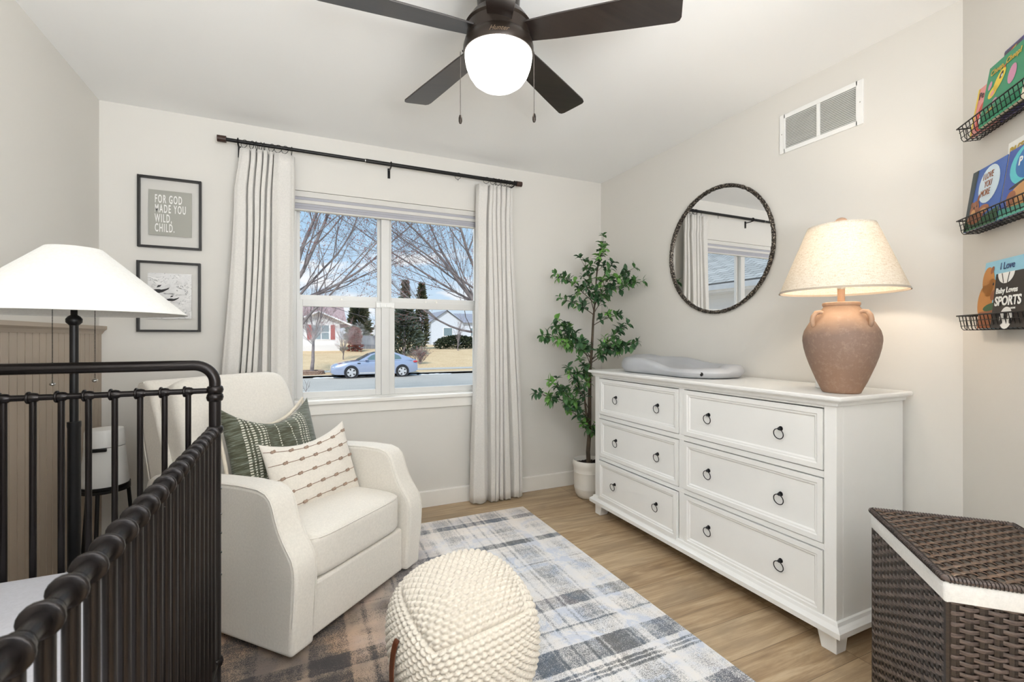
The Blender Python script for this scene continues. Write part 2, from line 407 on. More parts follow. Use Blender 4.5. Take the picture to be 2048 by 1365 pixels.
# raised shade inside the opening
bl = thing('window_shade', 'grey and white fabric shade raised to the top of the window', 'window shade', (.5925, 3.185, 1.965))
hw = (WX1 - WX0) / 2 - .006
M_shade1 = mat('shade_grey', (172, 172, 180), .8, var=.02); M_shade2 = mat('shade_white', (212, 210, 205), .7, var=.02)
MB().box((-hw, -.008, .085), (hw, .03, .121)).build('headrail', M_shade2, bl, bevel=.003)
MB().box((-hw, -.004, .066), (hw, .02, .086)).box((-hw, -.002, .028), (hw, .02, .046)).build('shade_fabric', M_shade1, bl, bevel=.004)
MB().box((-hw, -.006, .045), (hw, .022, .067)).box((-hw, -.004, .0), (hw, .024, .010)).build('shade_band', M_shade2, bl, bevel=.003)
MB().box((-hw, -.001, .009), (hw, .021, .030)).build('bottom_rail', M_shade1, bl, bevel=.004)

# made-up window frame in the unseen rear wall, added to let in light
b = MB().box((-.9, YR - .1, .6), (-.84, YR - .04, 2.3)).box((1.0, YR - .1, .6), (1.06, YR - .04, 2.3)).box((-.9, YR - .1, .6), (1.06, YR - .04, .66)).box((-.9, YR - .1, 2.24), (1.06, YR - .04, 2.3)).box((.05, YR - .1, .6), (.11, YR - .04, 2.3))
struct(b.build('added_rear_window', M_vinyl, smooth=False))
# ================================================================== CURTAINS
def interp(pts, x):
    for (a, u), (b_, v) in zip(pts, pts[1:]):
        if x <= b_: 
            t = (x - a) / (b_ - a) if b_ > a else 0
            t = t * t * (3 - 2 * t); return u + (v - u) * t
    return pts[-1][1]
def curtain(name, label, top, bot, zt, zb, folds, wob, seed):
    """folds: list of (u across 0..1, depth) at the hem; pinched at the header"""
    nu, nv = 220, 40; vs = []
    rnd = random.Random(seed); ph = rnd.random() * 9
    for j in range(nv + 1):
        v = j / nv; z = zt + (zb - zt) * v
        x0 = interp([(0, top[0]), (.12, top[0] * .8 + bot[0] * .2), (1, bot[0])], v); x1 = interp([(0, top[1]), (.12, top[1]), (1, bot[1])], v)
        for i in range(nu + 1):
            u = i / nu
            d = interp(folds, u)
            amp = .55 + .45 * min(1, v * 2.5)
            if v < .07: amp = .75
            y = 3.112 - d * amp + wob * math.sin(u * 9 + ph + v * 2.2) * v
            x = x0 + (x1 - x0) * u + .006 * math.sin(v * 5 + u * 12 + ph)
            zz = z + (0.004 * math.sin(u * 40 + ph) if j == nv else 0)
            vs.append((x, y, zz))
    fs = [(j * (nu + 1) + i, j * (nu + 1) + i + 1, (j + 1) * (nu + 1) + i + 1, (j + 1) * (nu + 1) + i) for j in range(nv) for i in range(nu)]
    m = MB().add(vs, fs); o = m.build(name, M_curtain, angle=80)
    md = o.modifiers.new('cloth', 'SOLIDIFY'); md.thickness = .003
    tag(o, label, 'curtain'); return o
fL = [(0, .0), (.03, .045), (.10, .055), (.205, .045), (.222, -.01), (.24, -.01), (.255, .06), (.300, .062), (.315, -.012), (.33, -.012), (.345, .065), (.395, .065), (.41, -.012), (.425, -.012), (.44, .066), (.485, .066), (.50, -.015), (.545, -.015), (.56, .06), (.605, .06), (.62, -.012), (.64, -.012), (.665, .045), (.76, .060), (.9, .05), (.97, .03), (1, .0)]
fR = [(0, .0), (.03, .05), (.20, .06), (.23, .05), (.26, .0), (.31, .0), (.33, .06), (.40, .06), (.42, .0), (.44, .055), (.50, .055), (.52, .0), (.55, .055), (.60, .055), (.62, .0), (.65, .065), (.72, .065), (.74, .01), (.78, .01), (.82, .05), (.90, .055), (.925, -.01), (.945, .045), (1, .04)]
curtain('curtain', 'off-white pleated curtain left of the window, behind the armchair', (-.317, -.030), (-.45, -.02), 2.262, .02, fL, .006, 2)
curtain('curtain', 'off-white pleated curtain right of the window, hanging to the floor', (1.150, 1.420), (1.105, 1.49), 2.258, .008, fR, .005, 5)
rod = thing('curtain_rod', 'long black metal curtain rod above the window', 'curtain rod', (.55, 3.09, 2.302))
MB().tube([(-.93, 0, 0), (-.15, 0, 0)], .0105, 12).build('rod_tube', M_blackm, rod)
part_label(MB().tube([(-.165, 0, 0), (.90, 0, 0)], .0125, 12).build('rod_tube', M_blackm, rod), 'thicker half of the rod')
MB().tube([(-.168, 0, 0), (-.164, 0, 0)], .0128, 12).build('joint_ring', M_steel, rod)
M_dwood = mat('dark_wood_finial', (58, 38, 30), .45, var=.2, scale=60)
for sx in (-1, 1):
    x = -.95 if sx < 0 else .92
    MB().tube([(x - .022 * 1, 0, 0), (x + .022, 0, 0)], .019, 14).build('finial', M_dwood, rod)
for x in (-.87, -.004, .885):
    MB().tube([(x, .085, -.05), (x, .085, -.015), (x, .07, -.016), (x, .02, -.016), (x, .008, -.014)], .005, 8).box((x - .008, .078, -.065), (x + .008, .085, .0)).tube([(x, .016 * math.cos(a), .016 * math.sin(a)) for a in [2 * PI * q / 16 for q in range(16)]], .0035, 6, closed=True).build('bracket', M_blackm, rod)
ringm = MB().tube([(0, .0225 * math.cos(a), .0225 * math.sin(a) - .009) for a in [2 * PI * q / 20 for q in range(20)]], .0016, 6, closed=True).tube([(0, 0, -.0315), (0, 0, -.040)], .0022, 6)
ring0 = None
for grp, xs in (('L', [-.289, -.25, -.226, -.205, -.186, -.148, -.114, -.077, -.041]), ('R', [1.214, 1.265, 1.286, 1.307, 1.33, 1.352, 1.374, 1.395]), ('S', [1.003])):
    for i, x in enumerate(xs):
        if ring0 is None: o = ring0 = ringm.build('curtain_ring', M_blackm)
        else: o = ring0.copy(); COL.objects.link(o)
        o.location = (x, 3.09, 2.302); o.rotation_euler = (0, 0, R([50, 35, -10, 25, -5, 45, 60, 55, 8][i % 9]))
        o['category'] = 'curtain ring'
        if grp == 'S': o['label'] = 'lone black curtain ring hanging free on the rod, no cloth below'; o.rotation_euler = (0, 0, R(50)); pass
        else:
            o['label'] = 'black curtain ring, %s from the left of those holding the %s curtain' % (['first', 'second', 'third', 'fourth', 'fifth', 'sixth', 'seventh', 'eighth', 'ninth'][i], 'left' if grp == 'L' else 'right'); o['group'] = 'rings of the %s curtain' % ('left' if grp == 'L' else 'right')

# ================================================================== PICTURES
M_frame = mat('black_frame', (30, 28, 27), .4, var=.08)
def picture(name, label, x0, z0, x1, z1):
    t = thing(name, label, 'picture', ((x0 + x1) / 2, YB - .001, z0)); hw = (x1 - x0) / 2; h = z1 - z0; fw = .0115
    MB().box((-hw, -.024, 0), (-hw + fw, 0, h)).box((hw - fw, -.024, 0), (hw, 0, h)).box((-hw + fw, -.024, 0), (hw - fw, 0, fw)).box((-hw + fw, -.024, h - fw), (hw - fw, 0, h)).build('frame', M_frame, t, smooth=False, bevel=.001)
    MB().box((-hw + fw, -.014, fw), (hw - fw, -.012, h - fw)).build('glass', M_fglass, t, smooth=False)
    return t
p1 = picture('framed_print', 'black framed grey print with white words, upper of the two wall pictures', -.803, 1.669, -.508, 2.063)
M_print = mat('print_grey', (168, 167, 158), .8, var=.02); M_paper = mat('paper_white', (240, 239, 236), .8, var=.01)
MB().box((-.099, -.0115, .071), (.100, -.009, .322)).build('print', M_print, p1, smooth=False)
for i, s in enumerate(['FOR GOD', 'MADE YOU', 'WILD,', 'CHILD.']):
    lettering('lettering', s, .064, M_paper, p1, (-.071, -.0122, .252 - i * .0535), sx=.37, space=1.28, bold=.0010)
p2 = picture('framed_print', 'black framed marbled whale print, lower of the two wall pictures', -.806, 1.203, -.512, 1.594)
t = NT('marbled_paper'); t.set(rough=.8)
n1 = t.noise(9, 6, .55, t.mapped((1, 1, 2.2), rot=(0, R(25), 0)), 1.6)
lines = t.math('ABSOLUTE', t.math('SUBTRACT', t.math('FRACT', t.math('MULTIPLY', n1, 6.0)), .5))
xx, yy, zz = t.xyz()
t.color(t.mix(t.math('MULTIPLY', t.ramp(lines, [(.0, (255, 255, 255)), (.09, (0, 0, 0))]), t.ramp(t.noise(11, 2), [(.42, (0, 0, 0)), (.6, (255, 255, 255))])), t.ramp(n1, [(.35, (222, 221, 220)), (.65, (240, 239, 238))]), (70, 70, 72)))
MB().box((-.099, -.0115, .074), (.103, -.009, .327)).build('print', t.m, p2, smooth=False)
M_ink = mat('ink', (52, 52, 54), .8, var=.1)
def flatpoly(mb, pts, y): 
    n = len(pts); return mb.add([(a, y, b_) for a, b_ in pts], [tuple(range(n))])
wh = MB()
for (cx, cz, s) in ((-.035, .225, 1.0), (.02, .178, .72)):
    body = [(-.05, .006), (-.036, -.006), (-.012, -.009), (.004, -.004), (.028, .012), (.036, .024), (.020, .016), (-.002, .010), (-.012, .012), (-.026, .012)]
    flatpoly(wh, [(cx + a * s, cz + b_ * s) for a, b_ in body], -.0122)
    fin = [(-.024, .020), (-.008, .026), (-.001, .036), (-.018, .034)]
    flatpoly(wh, [(cx + a * s, cz + b_ * s) for a, b_ in fin], -.0122)
part_label(wh.build('whale_shapes', M_ink, p2, smooth=False), 'dark whales painted on the print')

# ================================================================== DRESSER
dr = thing('dresser', 'wide white six-drawer dresser with ring pulls against the right wall', 'dresser', (2.02, 1.8275, 0), -90)
hx = .7675; yf = -.22; yb = .218
b = MB()
# carcass: posts, rails, sides, back
b.box((-hx, yf, .112), (-hx + .045, yf + .04, .92)).box((hx - .045, yf, .112), (hx, yf + .04, .92)).box((-.017, yf + .004, .112), (.017, yf + .04, .92))
b.box((-hx, yf + .04, .112), (-hx + .02, yb, .92)).box((hx - .02, yf + .04, .112), (hx, yb, .92)).box((-hx + .02, yb - .01, .112), (hx - .02, yb, .92))
for z0, z1 in ((.905, .92), (.640, .6655), (.367, .390), (.10, .112)): b.box((-hx + .045, yf + .003, z0), (hx - .045, yf + .04, z1))
b.box((-hx + .02, yf + .04, .09), (hx - .02, yb - .01, .112))
b.build('body', M_white, dr, smooth=False, bevel=.0015)
b = MB(); lv = [(.028, .076), (.028, .096), (.020, .104), (.012, .110), (.008, .122), (.001, .124)]
for k_, (o_, z) in enumerate(lv): b.v += [(-hx - o_, yf - o_, z), (hx + o_, yf - o_, z), (hx + o_, yb, z), (-hx - o_, yb, z)]
for k_ in range(len(lv) - 1):
    for q in range(4): b.f.append((k_ * 4 + q, k_ * 4 + (q + 1) % 4, k_ * 4 + 4 + (q + 1) % 4, k_ * 4 + 4 + q)); b.mi.append(0)
n_ = len(lv) * 4; b.f += [(3, 2, 1, 0), (n_ - 4, n_ - 3, n_ - 2, n_ - 1)]; b.mi += [0, 0]
b.build('base_moulding', M_white, dr, smooth=False)
tp = [(0, .0), (.010, .0), (.014, .012), (.026, .020), (.030, .024), (.030, .036), (.026, .040), (0, .040)]
b = MB().box((-hx, yf, .92), (hx, yb, .955))
b.prism([(yf - y, .915 + z) for y, z in tp], 0, -hx - .012, hx + .012)
b = MB(); lv = [(0.004, .915), (.010, .918), (.013, .928), (.022, .936), (.032, .939), (.034, .944), (.034, .951), (.030, .955)]
for k_, (o_, z) in enumerate(lv): b.v += [(-hx - o_, yf - o_, z), (hx + o_, yf - o_, z), (hx + o_, yb, z), (-hx - o_, yb, z)]
for k_ in range(len(lv) - 1):
    for q in range(4): b.f.append((k_ * 4 + q, k_ * 4 + (q + 1) % 4, k_ * 4 + 4 + (q + 1) % 4, k_ * 4 + 4 + q)); b.mi.append(0)
n_ = len(lv) * 4; b.f += [(3, 2, 1, 0), (n_ - 4, n_ - 3, n_ - 2, n_ - 1)]; b.mi += [0, 0]
b.build('top_board', M_white, dr, smooth=False)
for sx in (-1, 1):
    for fy in (0, 1):
        x0 = sx * (hx - .075); x1 = sx * hx; y0, y1 = (yf, yf + .075) if fy == 0 else (yb, yb - .06)
        xa, xb = (x0, x1); tx = sx * .0
        m = MB().add([(x0, y0, .076), (x1, y0, .076), (x1, y1, .076), (x0, y1, .076), (x0 + sx * .020, y0, 0), (x1, y0, 0), (x1, y1 - (.018 if fy == 0 else -.018), 0), (x0 + sx * .020, y1 - (.018 if fy == 0 else -.018), 0)],
                     [(0, 1, 2, 3), (4, 7, 6, 5), (0, 4, 5, 1), (1, 5, 6, 2), (2, 6, 7, 3), (3, 7, 4, 0)])
        m.build('leg', M_white, dr, smooth=False, bevel=.002, weld=True)
def drawer(x0, x1, z0, z1, pulls, dy=0, tilt=(0, 0)):
    g = .0042; x0 += g; x1 -= g; z0 += g; z1 -= g; y = yf - .002 + dy
    # stepped frame moulding around a sunk panel
    steps = [(0, .018), (0, 0), (.020, 0), (.024, .004), (.030, .0045), (.036, .010)]
    m = MB()
    for o_, d in steps: m.v += [(x0 + o_, y + d, z0 + o_), (x1 - o_, y + d, z0 + o_), (x1 - o_, y + d, z1 - o_), (x0 + o_, y + d, z1 - o_)]
    for k_ in range(len(steps) - 1):
        for q in range(4): m.f.append((k_ * 4 + q, k_ * 4 + (q + 1) % 4, k_ * 4 + 4 + (q + 1) % 4, k_ * 4 + 4 + q)); m.mi.append(0)
    L_ = len(steps) * 4; m.f += [(L_ - 4, L_ - 3, L_ - 2, L_ - 1), (3, 2, 1, 0)]; m.mi += [0, 0]
    d = m.build('drawer', M_white, dr, smooth=False, weld=True)
    zc = (z0 + z1) / 2 + .010
    for i, px_ in enumerate(pulls):
        yy = y + .010; a0 = tilt[i]
        p = MB().ball((px_, yy - .011, zc), .0064, 10, 8).tube([(px_, yy, zc), (px_, yy - .010, zc)], .004, 8)
        rr = .0212; cx, cz = px_ - math.sin(a0) * rr, zc - math.cos(a0) * rr
        p.tube([(cx + rr * math.sin(a), yy - .013 - .003 * math.cos(a), cz + rr * math.cos(a)) for a in [2 * PI * q / 24 for q in range(24)]], .0020, 6, closed=True)
        p.lathe([(.010, 0), (.009, .003), (.004, .004)], (0, 0, 0), 14)
        k0 = len(p.v) - 14 * 3
        for q in range(k0, len(p.v)): x_, y_, z_ = p.v[q]; p.v[q] = (px_ + x_, yy - z_, zc + y_)
        p.build('ring_pull', M_pull, d)
Yl = lambda Y: 1.8275 - Y
for z0, z1, dl in ((.6655, .905, 0), (.390, .640, 0), (.112, .367, -.010)):
    low = z0 < .2
    drawer(-hx + .045, -.017, z0, z1, (Yl(2.380), Yl(2.007)), dl, (.5, .1) if low else (0, .05))
    drawer(.017, hx - .045, z0, z1, (Yl(1.655), Yl(1.284)), 0, (0, .04))

# ------------------------------------------------------------------ changing pad
t = NT('pad_foam'); t.set(rough=.38, coat=.15); t.color(t.ramp(t.noise(3), [(.3, (168, 170, 174)), (.7, (184, 186, 190))])); M_pad = t.m
pad = thing('changing_pad', 'glossy grey foam changing pad lying on the dresser top', 'changing pad', (2.035, 2.095, .9555), -90)
vs = []; nu, nr = 96, 22; Lh = .375
def padprof(a):
    ca, sa = math.cos(a), math.sin(a)
    w_ = .195 - .012 * math.cos(2 * ca * PI)
    x = Lh * (abs(ca) ** .62) * (1 if ca >= 0 else -1) + .02 * ca
    y = w_ * (abs(sa) ** .62) * (1 if sa >= 0 else -1)
    return x, y
pr = [(.0, 0), (.80, 0), (.94, .006), (1.0, .03), (1.0, .055), (.97, .078), (.93, .09), (.86, .094), (.78, .088), (.68, .070), (.55, .050), (.35, .040), (.0, .038)]
for i, (rr, h_) in enumerate(pr):
    for k_ in range(nu):
        a = 2 * PI * k_ / nu; x, y = padprof(a); xr = x * rr; yr = y * rr
        rim = 1.0
        if i >= 4:  # the rim dips in the middle of the long sides, high at the head end
            u = xr / Lh
            q_ = min(1, max(0, (u + .30) / .70)); q_ = q_ * q_ * (3 - 2 * q_); rim = 1 - (.48 if yr < 0 else .30) * q_ + (.10 * max(0, (u - .6) / .4))
            if i >= 9: rim = 1 - (.62 * q_)
        hh = h_ * rim
        if i >= 8 and i <= 12 and xr < -.24: hh = hh + .02 * min(1, (-.24 - xr) / .06)
        vs.append((xr, yr, hh))
fs = [(i * nu + k_, i * nu + (k_ + 1) % nu, (i + 1) * nu + (k_ + 1) % nu, (i + 1) * nu + k_) for i in range(len(pr) - 1) for k_ in range(nu)]
MB().add(vs, fs).build('foam_body', M_pad, pad, angle=80, weld=True)
MB().lathe([(.0, 0), (.010, 0), (.010, .004), (.0, .005)], seg=16).xf(Matrix.Translation((.325, -.150, .026)) @ Matrix.Rotation(R(90), 4, 'X') @ Matrix.Rotation(R(0), 4, 'Y')).build('strap_button', M_blackm, pad)
# white sound machine behind the lamp
tag(MB().lathe([(.0, 0), (.036, 0), (.040, .004), (.040, .085), (.037, .095), (.030, .100), (0, .100)], (2.045, 1.245, .9555), 28).build('sound_machine', M_white), 'small plain white cylinder half hidden behind the terracotta lamp', 'sound machine')

# ================================================================== TABLE LAMP
lamp = thing('table_lamp', 'terracotta urn lamp with linen shade, lit, on the dresser', 'lamp', (1.935, 1.122, .9555), -60)
t = NT('terracotta'); t.set(rough=.6, spec=.35)
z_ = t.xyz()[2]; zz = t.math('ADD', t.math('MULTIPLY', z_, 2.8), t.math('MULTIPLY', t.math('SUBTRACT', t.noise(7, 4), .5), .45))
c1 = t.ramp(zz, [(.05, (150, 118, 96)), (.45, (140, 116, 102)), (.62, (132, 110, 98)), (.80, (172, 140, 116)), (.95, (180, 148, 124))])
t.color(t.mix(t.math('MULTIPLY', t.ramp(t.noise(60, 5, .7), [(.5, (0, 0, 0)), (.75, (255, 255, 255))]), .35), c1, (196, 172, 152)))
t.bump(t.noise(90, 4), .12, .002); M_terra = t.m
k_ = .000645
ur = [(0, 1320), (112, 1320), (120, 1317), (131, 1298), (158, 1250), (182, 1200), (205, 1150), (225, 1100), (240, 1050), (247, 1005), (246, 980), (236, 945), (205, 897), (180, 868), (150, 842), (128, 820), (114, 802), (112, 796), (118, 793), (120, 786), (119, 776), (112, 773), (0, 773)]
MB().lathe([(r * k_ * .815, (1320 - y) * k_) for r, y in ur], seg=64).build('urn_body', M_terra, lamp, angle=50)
for sx in (-1, 1):
    pts = [(sx * 112, 838), (sx * 128, 832), (sx * 155, 836), (sx * 172, 858), (sx * 178, 885), (sx * 174, 912), (sx * 166, 925)]
    path = []
    for r, y in pts:
        a = R(25 if sx > 0 else 25); path.append((r * k_ * .80, -.064 - (.012 if 855 < y < 915 else 0), (1320 - y) * k_))
    MB().tube(path, [.006, .008, .009, .009, .009, .008, .007], 10).build('handle', M_terra, lamp, angle=60)
MB().tube([(0, 0, .35), (0, 0, .405)], .0125, 16).build('neck', M_terra, lamp)
# shade
t = NT('linen_shade'); t.set(rough=.9); b_ = t.b
nn = t.noise(1, 4, .6, t.mapped((60, 60, 420))); n3 = t.noise(1, 4, .6, t.mapped((420, 420, 60), rot=(0, 0, 0)))
fl_ = t.ramp(t.math('ADD', t.math('MULTIPLY', nn, .5), t.math('MULTIPLY', n3, .5)), [(.36, (206, 192, 170)), (.5, (232, 225, 212)), (.62, (240, 234, 224))])
t.color(fl_); trn = t.n('ShaderNodeBsdfTranslucent'); t.l(fl_, trn.inputs[0]); mxs = t.n('ShaderNodeMixShader'); mxs.inputs[0].default_value = .30
t.l(b_.outputs[0], mxs.inputs[1]); t.l(trn.outputs[0], mxs.inputs[2]); t.l(mxs.outputs[0], t.t.nodes['Material Output'].inputs[0]); M_lshade = t.m
zs0, zs1, r0, r1 = .393, .652, .212, .112
sh = MB().lathe([(r0, zs0), (r1, zs1), (r1 - .002, zs1), (r0 - .002, zs0)], seg=64, cap=False).build('lamp_shade', M_lshade, lamp, angle=60)
M_band = fabric('shade_band_linen', (176, 164, 148), 500, .2)
for r, z, h_ in ((r0, zs0, .008), (r1, zs1 - .008, .008)):
    MB().lathe([(r + .001 - (0 if z < .5 else 0), z), (r + .0015 - h_ * .475 * 1, z + h_), (r - .003 - h_ * .475, z + h_), (r - .003, z)], seg=64, cap=False).build('shade_trim', M_band, sh, angle=60)
MB().tube([(0, 0, zs1 - .012), (0, 0, zs1 + .002)], .005, 8).ball((0, 0, zs1 + .018), .019, 16, 10, (1.1, 1.1, .85)).build('finial', M_terra, lamp)
sp = MB().lathe([(0, zs1 - .012), (.02, zs1 - .012), (.02, zs1 - .008), (0, zs1 - .008)], seg=12)
for q in range(3): a = 2 * PI * q / 3; sp.tube([(0, 0, zs1 - .01), (r1 * math.cos(a) * .985, r1 * math.sin(a) * .985, zs1 - .005)], .0018, 6)
sp.build('spider', M_steel, lamp)
t = NT('bulb_glow'); t.b.inputs['Emission Color'].default_value = (1, .84, .62, 1); t.set(emit=6.0); M_bulb = t.m
MB().tube([(0, 0, .405), (0, 0, .445)], .014, 14).build('socket', M_steel, lamp)
MB().ball((0, 0, .480), .028, 16, 12).build('bulb', M_bulb, lamp)
l = light('table_lamp_light', 'POINT', (1.935, 1.122, .9555 + .52), energy=5.2, color=(1, .86, .70), shadow_soft_size=.035)

# ================================================================== MIRROR, VENT
mr = thing('round_mirror', 'round wall mirror with a thin dark hammered frame above the dresser', 'mirror', (2.2585, 2.0, 1.69), -90)
Rm = .368
def torusY(mb, Rr, r, y, n=96, seg=10, wob=0):
    rnd = random.Random(3); vs = []
    for i in range(n):
        a = 2 * PI * i / n; w_ = wob * (rnd.random() - .5)
        for k_ in range(seg):
            b2 = 2 * PI * k_ / seg; rr = Rr + (r + w_) * math.cos(b2)
            vs.append((rr * math.cos(a), y + (r + w_) * math.sin(b2), rr * math.sin(a)))
    fs = [(i * seg + k_, ((i + 1) % n) * seg + k_, ((i + 1) % n) * seg + (k_ + 1) % seg, i * seg + (k_ + 1) % seg) for i in range(n) for k_ in range(seg)]
    return mb.add(vs, fs)
t = NT('hammered_iron'); t.set(rough=.4, metal=.6); t.color(t.ramp(t.noise(1, 3, .6, t.mapped((130, 130, 130))), [(.38, (36, 32, 29)), (.54, (62, 55, 50)), (.62, (170, 160, 146))])); t.bump(t.noise(110, 3), .7, .004)
torusY(MB(), Rm, .0105, -.014, 240, 10, .003).build('frame', t.m, mr, angle=70)
m = MB(); n_ = 96
m.add([(0, -.010, 0)] + [(Rm * math.cos(2 * PI * i / n_), -.010, Rm * math.sin(2 * PI * i / n_)) for i in range(n_)], [(0, 1 + i, 1 + (i + 1) % n_) for i in range(n_)])
m.build('mirror_glass', M_mirror, mr, smooth=False)
m = MB(); m.add([(Rm * math.cos(2 * PI * i / n_), y_, Rm * math.sin(2 * PI * i / n_)) for y_ in (-.009, 0) for i in range(n_)], [tuple(range(n_)), tuple(range(2 * n_ - 1, n_ - 1, -1))] + [(i, (i + 1) % n_, n_ + (i + 1) % n_, n_ + i) for i in range(n_)])
m.build('backing', M_blackm, mr, smooth=False)

vt = thing('air_vent', 'white louvred return-air grille high on the right wall', 'vent', (2.259, 1.41, 2.113), -90)
hv = .195; h_ = .198; bw = .022
m = MB().box((-hv, -.008, 0), (-hv + bw + .008, 0, h_)).box((hv - bw - .008, -.008, 0), (hv, 0, h_)).box((-hv + bw, -.008, 0), (hv - bw, 0, bw)).box((-hv + bw, -.008, h_ - bw), (hv - bw, 0, h_)).box((-.008, -.008, bw), (.008, 0, h_ - bw))
m.build('frame', M_white, vt, smooth=False, bevel=.002)
M_vdark = mat('vent_recess', (150, 150, 146), .9)
MB().box((-hv + bw, -.0012, bw), (hv - bw, -.0002, h_ - bw)).build('recess', M_vdark, vt, smooth=False)
for xa, xb in ((-hv + bw + .008, -.008), (.008, hv - bw - .008)):
    m = MB(); z = bw + .003
    while z < h_ - bw - .004:
        m.add([(xa, -.0075, z - .0012), (xb, -.0075, z - .0012), (xb, -.0013, z + .0042), (xa, -.0013, z + .0042), (xa, -.0075, z + .0002), (xb, -.0075, z + .0002), (xb, -.0013, z + .0056), (xa, -.0013, z + .0056)], [(0, 3, 2, 1), (4, 5, 6, 7), (0, 1, 5, 4), (2, 3, 7, 6), (1, 2, 6, 5), (3, 0, 4, 7)]); z += .0079
    m.build('louvres', M_white, vt, smooth=False)
for x in (-hv + .012, hv - .012): MB().ball((x, -.008, h_ / 2), .0028, 8, 6, (1, .4, 1)).build('screw', M_steel, vt)

# ================================================================== CEILING FAN
fan = thing('ceiling_fan', 'dark bronze five-blade ceiling fan with a lit frosted globe', 'ceiling fan', (.6395, 1.511, 2.44))
t_ = lambda z: z - 2.44
MB().lathe([(.0, 0), (.078, 0), (.080, t_(2.43)), (.078, t_(2.40)), (.074, t_(2.33)), (.074, t_(2.30)), (0, t_(2.30))], seg=48).build('canopy', M_bronze, fan, angle=40)
MB().lathe([(0, t_(2.315)), (.074, t_(2.315)), (.092, t_(2.30)), (.110, t_(2.275)), (.118, t_(2.262)), (.112, t_(2.255)), (.112, t_(2.215)), (.119, t_(2.208)), (.124, t_(2.19)), (.124, t_(2.172)), (.121, t_(2.165)), (0, t_(2.165))], seg=56).build('motor_housing', M_bronze, fan, angle=35)
t = NT('frosted_globe'); t.set(rough=.5, emit=10.0); t.b.inputs['Emission Color'].default_value = (1, .965, .91, 1); t.color((250, 244, 230)); M_globe = t.m
gl = [(.118, t_(2.168)), (.1175, t_(2.150)), (.113, t_(2.125)), (.103, t_(2.098)), (.088, t_(2.076)), (.068, t_(2.061)), (.044, t_(2.053)), (.02, t_(2.050)), (0, t_(2.0495))]
MB().lathe(gl, seg=56, cap=False).build('light_globe', M_globe, fan, angle=80)
t = NT('blade_laminate'); t.set(rough=.30, spec=.6, coat=.25); t.color(t.ramp(t.noise(1, 4, .6, t.mapped((3, 60, 3))), [(.3, (30, 24, 22)), (.7, (44, 36, 32))])); M_blade = t.m
for k_ in range(5):
    a = R(90 - 24.6 - 32.5 + 72 * k_)       # from +X counter clockwise
    m = MB(); out_ = [(.10, -.042), (.20, -.050), (.45, -.060), (.585, -.064), (.603, -.060), (.611, -.050), (.614, .045), (.609, .058), (.595, .064), (.45, .060), (.20, .050), (.10, .042)]
    n_ = len(out_); m.add([(x, y, z) for z in (-.003, .003) for x, y in out_], [tuple(range(n_))[::-1], tuple(range(n_, 2 * n_))] + [(i, (i + 1) % n_, n_ + (i + 1) % n_, n_ + i) for i in range(n_)])
    m.xf(Matrix.Translation((0, 0, t_(2.236))) @ Matrix.Rotation(a, 4, 'Z') @ Matrix.Rotation(R(-11), 4, 'X'))
    bl_ = m.build('blade', M_blade, fan, smooth=False, bevel=.001)
    MB().box((.085, -.03, .003), (.15, .03, .008)).xf(Matrix.Translation((0, 0, t_(2.236))) @ Matrix.Rotation(a, 4, 'Z') @ Matrix.Rotation(R(-11), 4, 'X')).build('blade_arm', M_bronze, bl_, smooth=False)
ca, sa = math.cos(R(-24.6)), math.sin(R(-24.6))
for lx, zb_ in ((-.1345, 1.925), (.1255, 1.930)):
    px_, py_ = lx * ca, lx * sa
    ch = MB(); z = 2.178
    while z > zb_ + .03: ch.ball((px_, py_, t_(z)), .0015, 5, 4); z -= .0034
    ch.tube([(px_, py_, t_(2.18)), (px_, py_, t_(zb_ + .03))], .0005, 4)
    c_ = ch.build('pull_chain', M_bronze, fan)
    MB().lathe([(.0, 0), (.004, .001), (.0065, .009), (.0065, .020), (.004, .030), (0, .032)], (px_, py_, t_(zb_)), 12).build('chain_weight', M_bronze, c_)
    MB().ball((px_ * .93, py_ * .93, t_(2.182)), .004, 8, 6).build('chain_socket', M_bronze, fan)
lt = lettering('lettering', 'Hunter', .022, mat('pale_script', (150, 128, 104), .5), fan, (0, 0, 0), shear=.5, align='CENTER')
# wrap the script round the housing facing the camera
me = lt.data; fa = math.atan2(-1.511, -.6395)
for v in me.vertices:
    x, y = v.co.x, v.co.y; a = fa + (x) / .1245
    v.co = Vector((.1252 * math.cos(a), .1252 * math.sin(a), t_(2.176) + y))
lt.rotation_euler = (0, 0, 0); me.update()

# ================================================================== POTTED TREE
pt = thing('potted_tree', 'tall artificial leafy tree in a white ribbed pot in the corner', 'plant', (1.94, 2.88, 0))
M_pot = mat('pot_ceramic', (226, 222, 214), .45, var=.03, scale=14)
pot = [(0, 0), (.070, 0), (.082, .006), (.098, .03), (.106, .07), (.108, .075), (.106, .08), (.109, .14), (.109, .185), (.1115, .19), (.109, .195), (.112, .22), (.117, .235), (.119, .25), (.116, .268), (.110, .275), (.104, .27), (.102, .25), (.100, .23), (0, .23)]
MB().lathe(pot, seg=48).build('pot', M_pot, pt, angle=50)
m = MB(); rnd = random.Random(4)
m.lathe([(0, .236), (.098, .236), (.099, .231)], seg=24)
for i in range(260):
    r = .097 * math.sqrt(rnd.random()); a = rnd.random() * 2 * PI; m.ball((r * math.cos(a), r * math.sin(a), .238 + rnd.random() * .006), .006 + rnd.random() * .004, 5, 4)
so = m.build('soil', mat('soil', (42, 34, 28), .95, var=.3, scale=60), pt); so['kind'] = 'stuff'
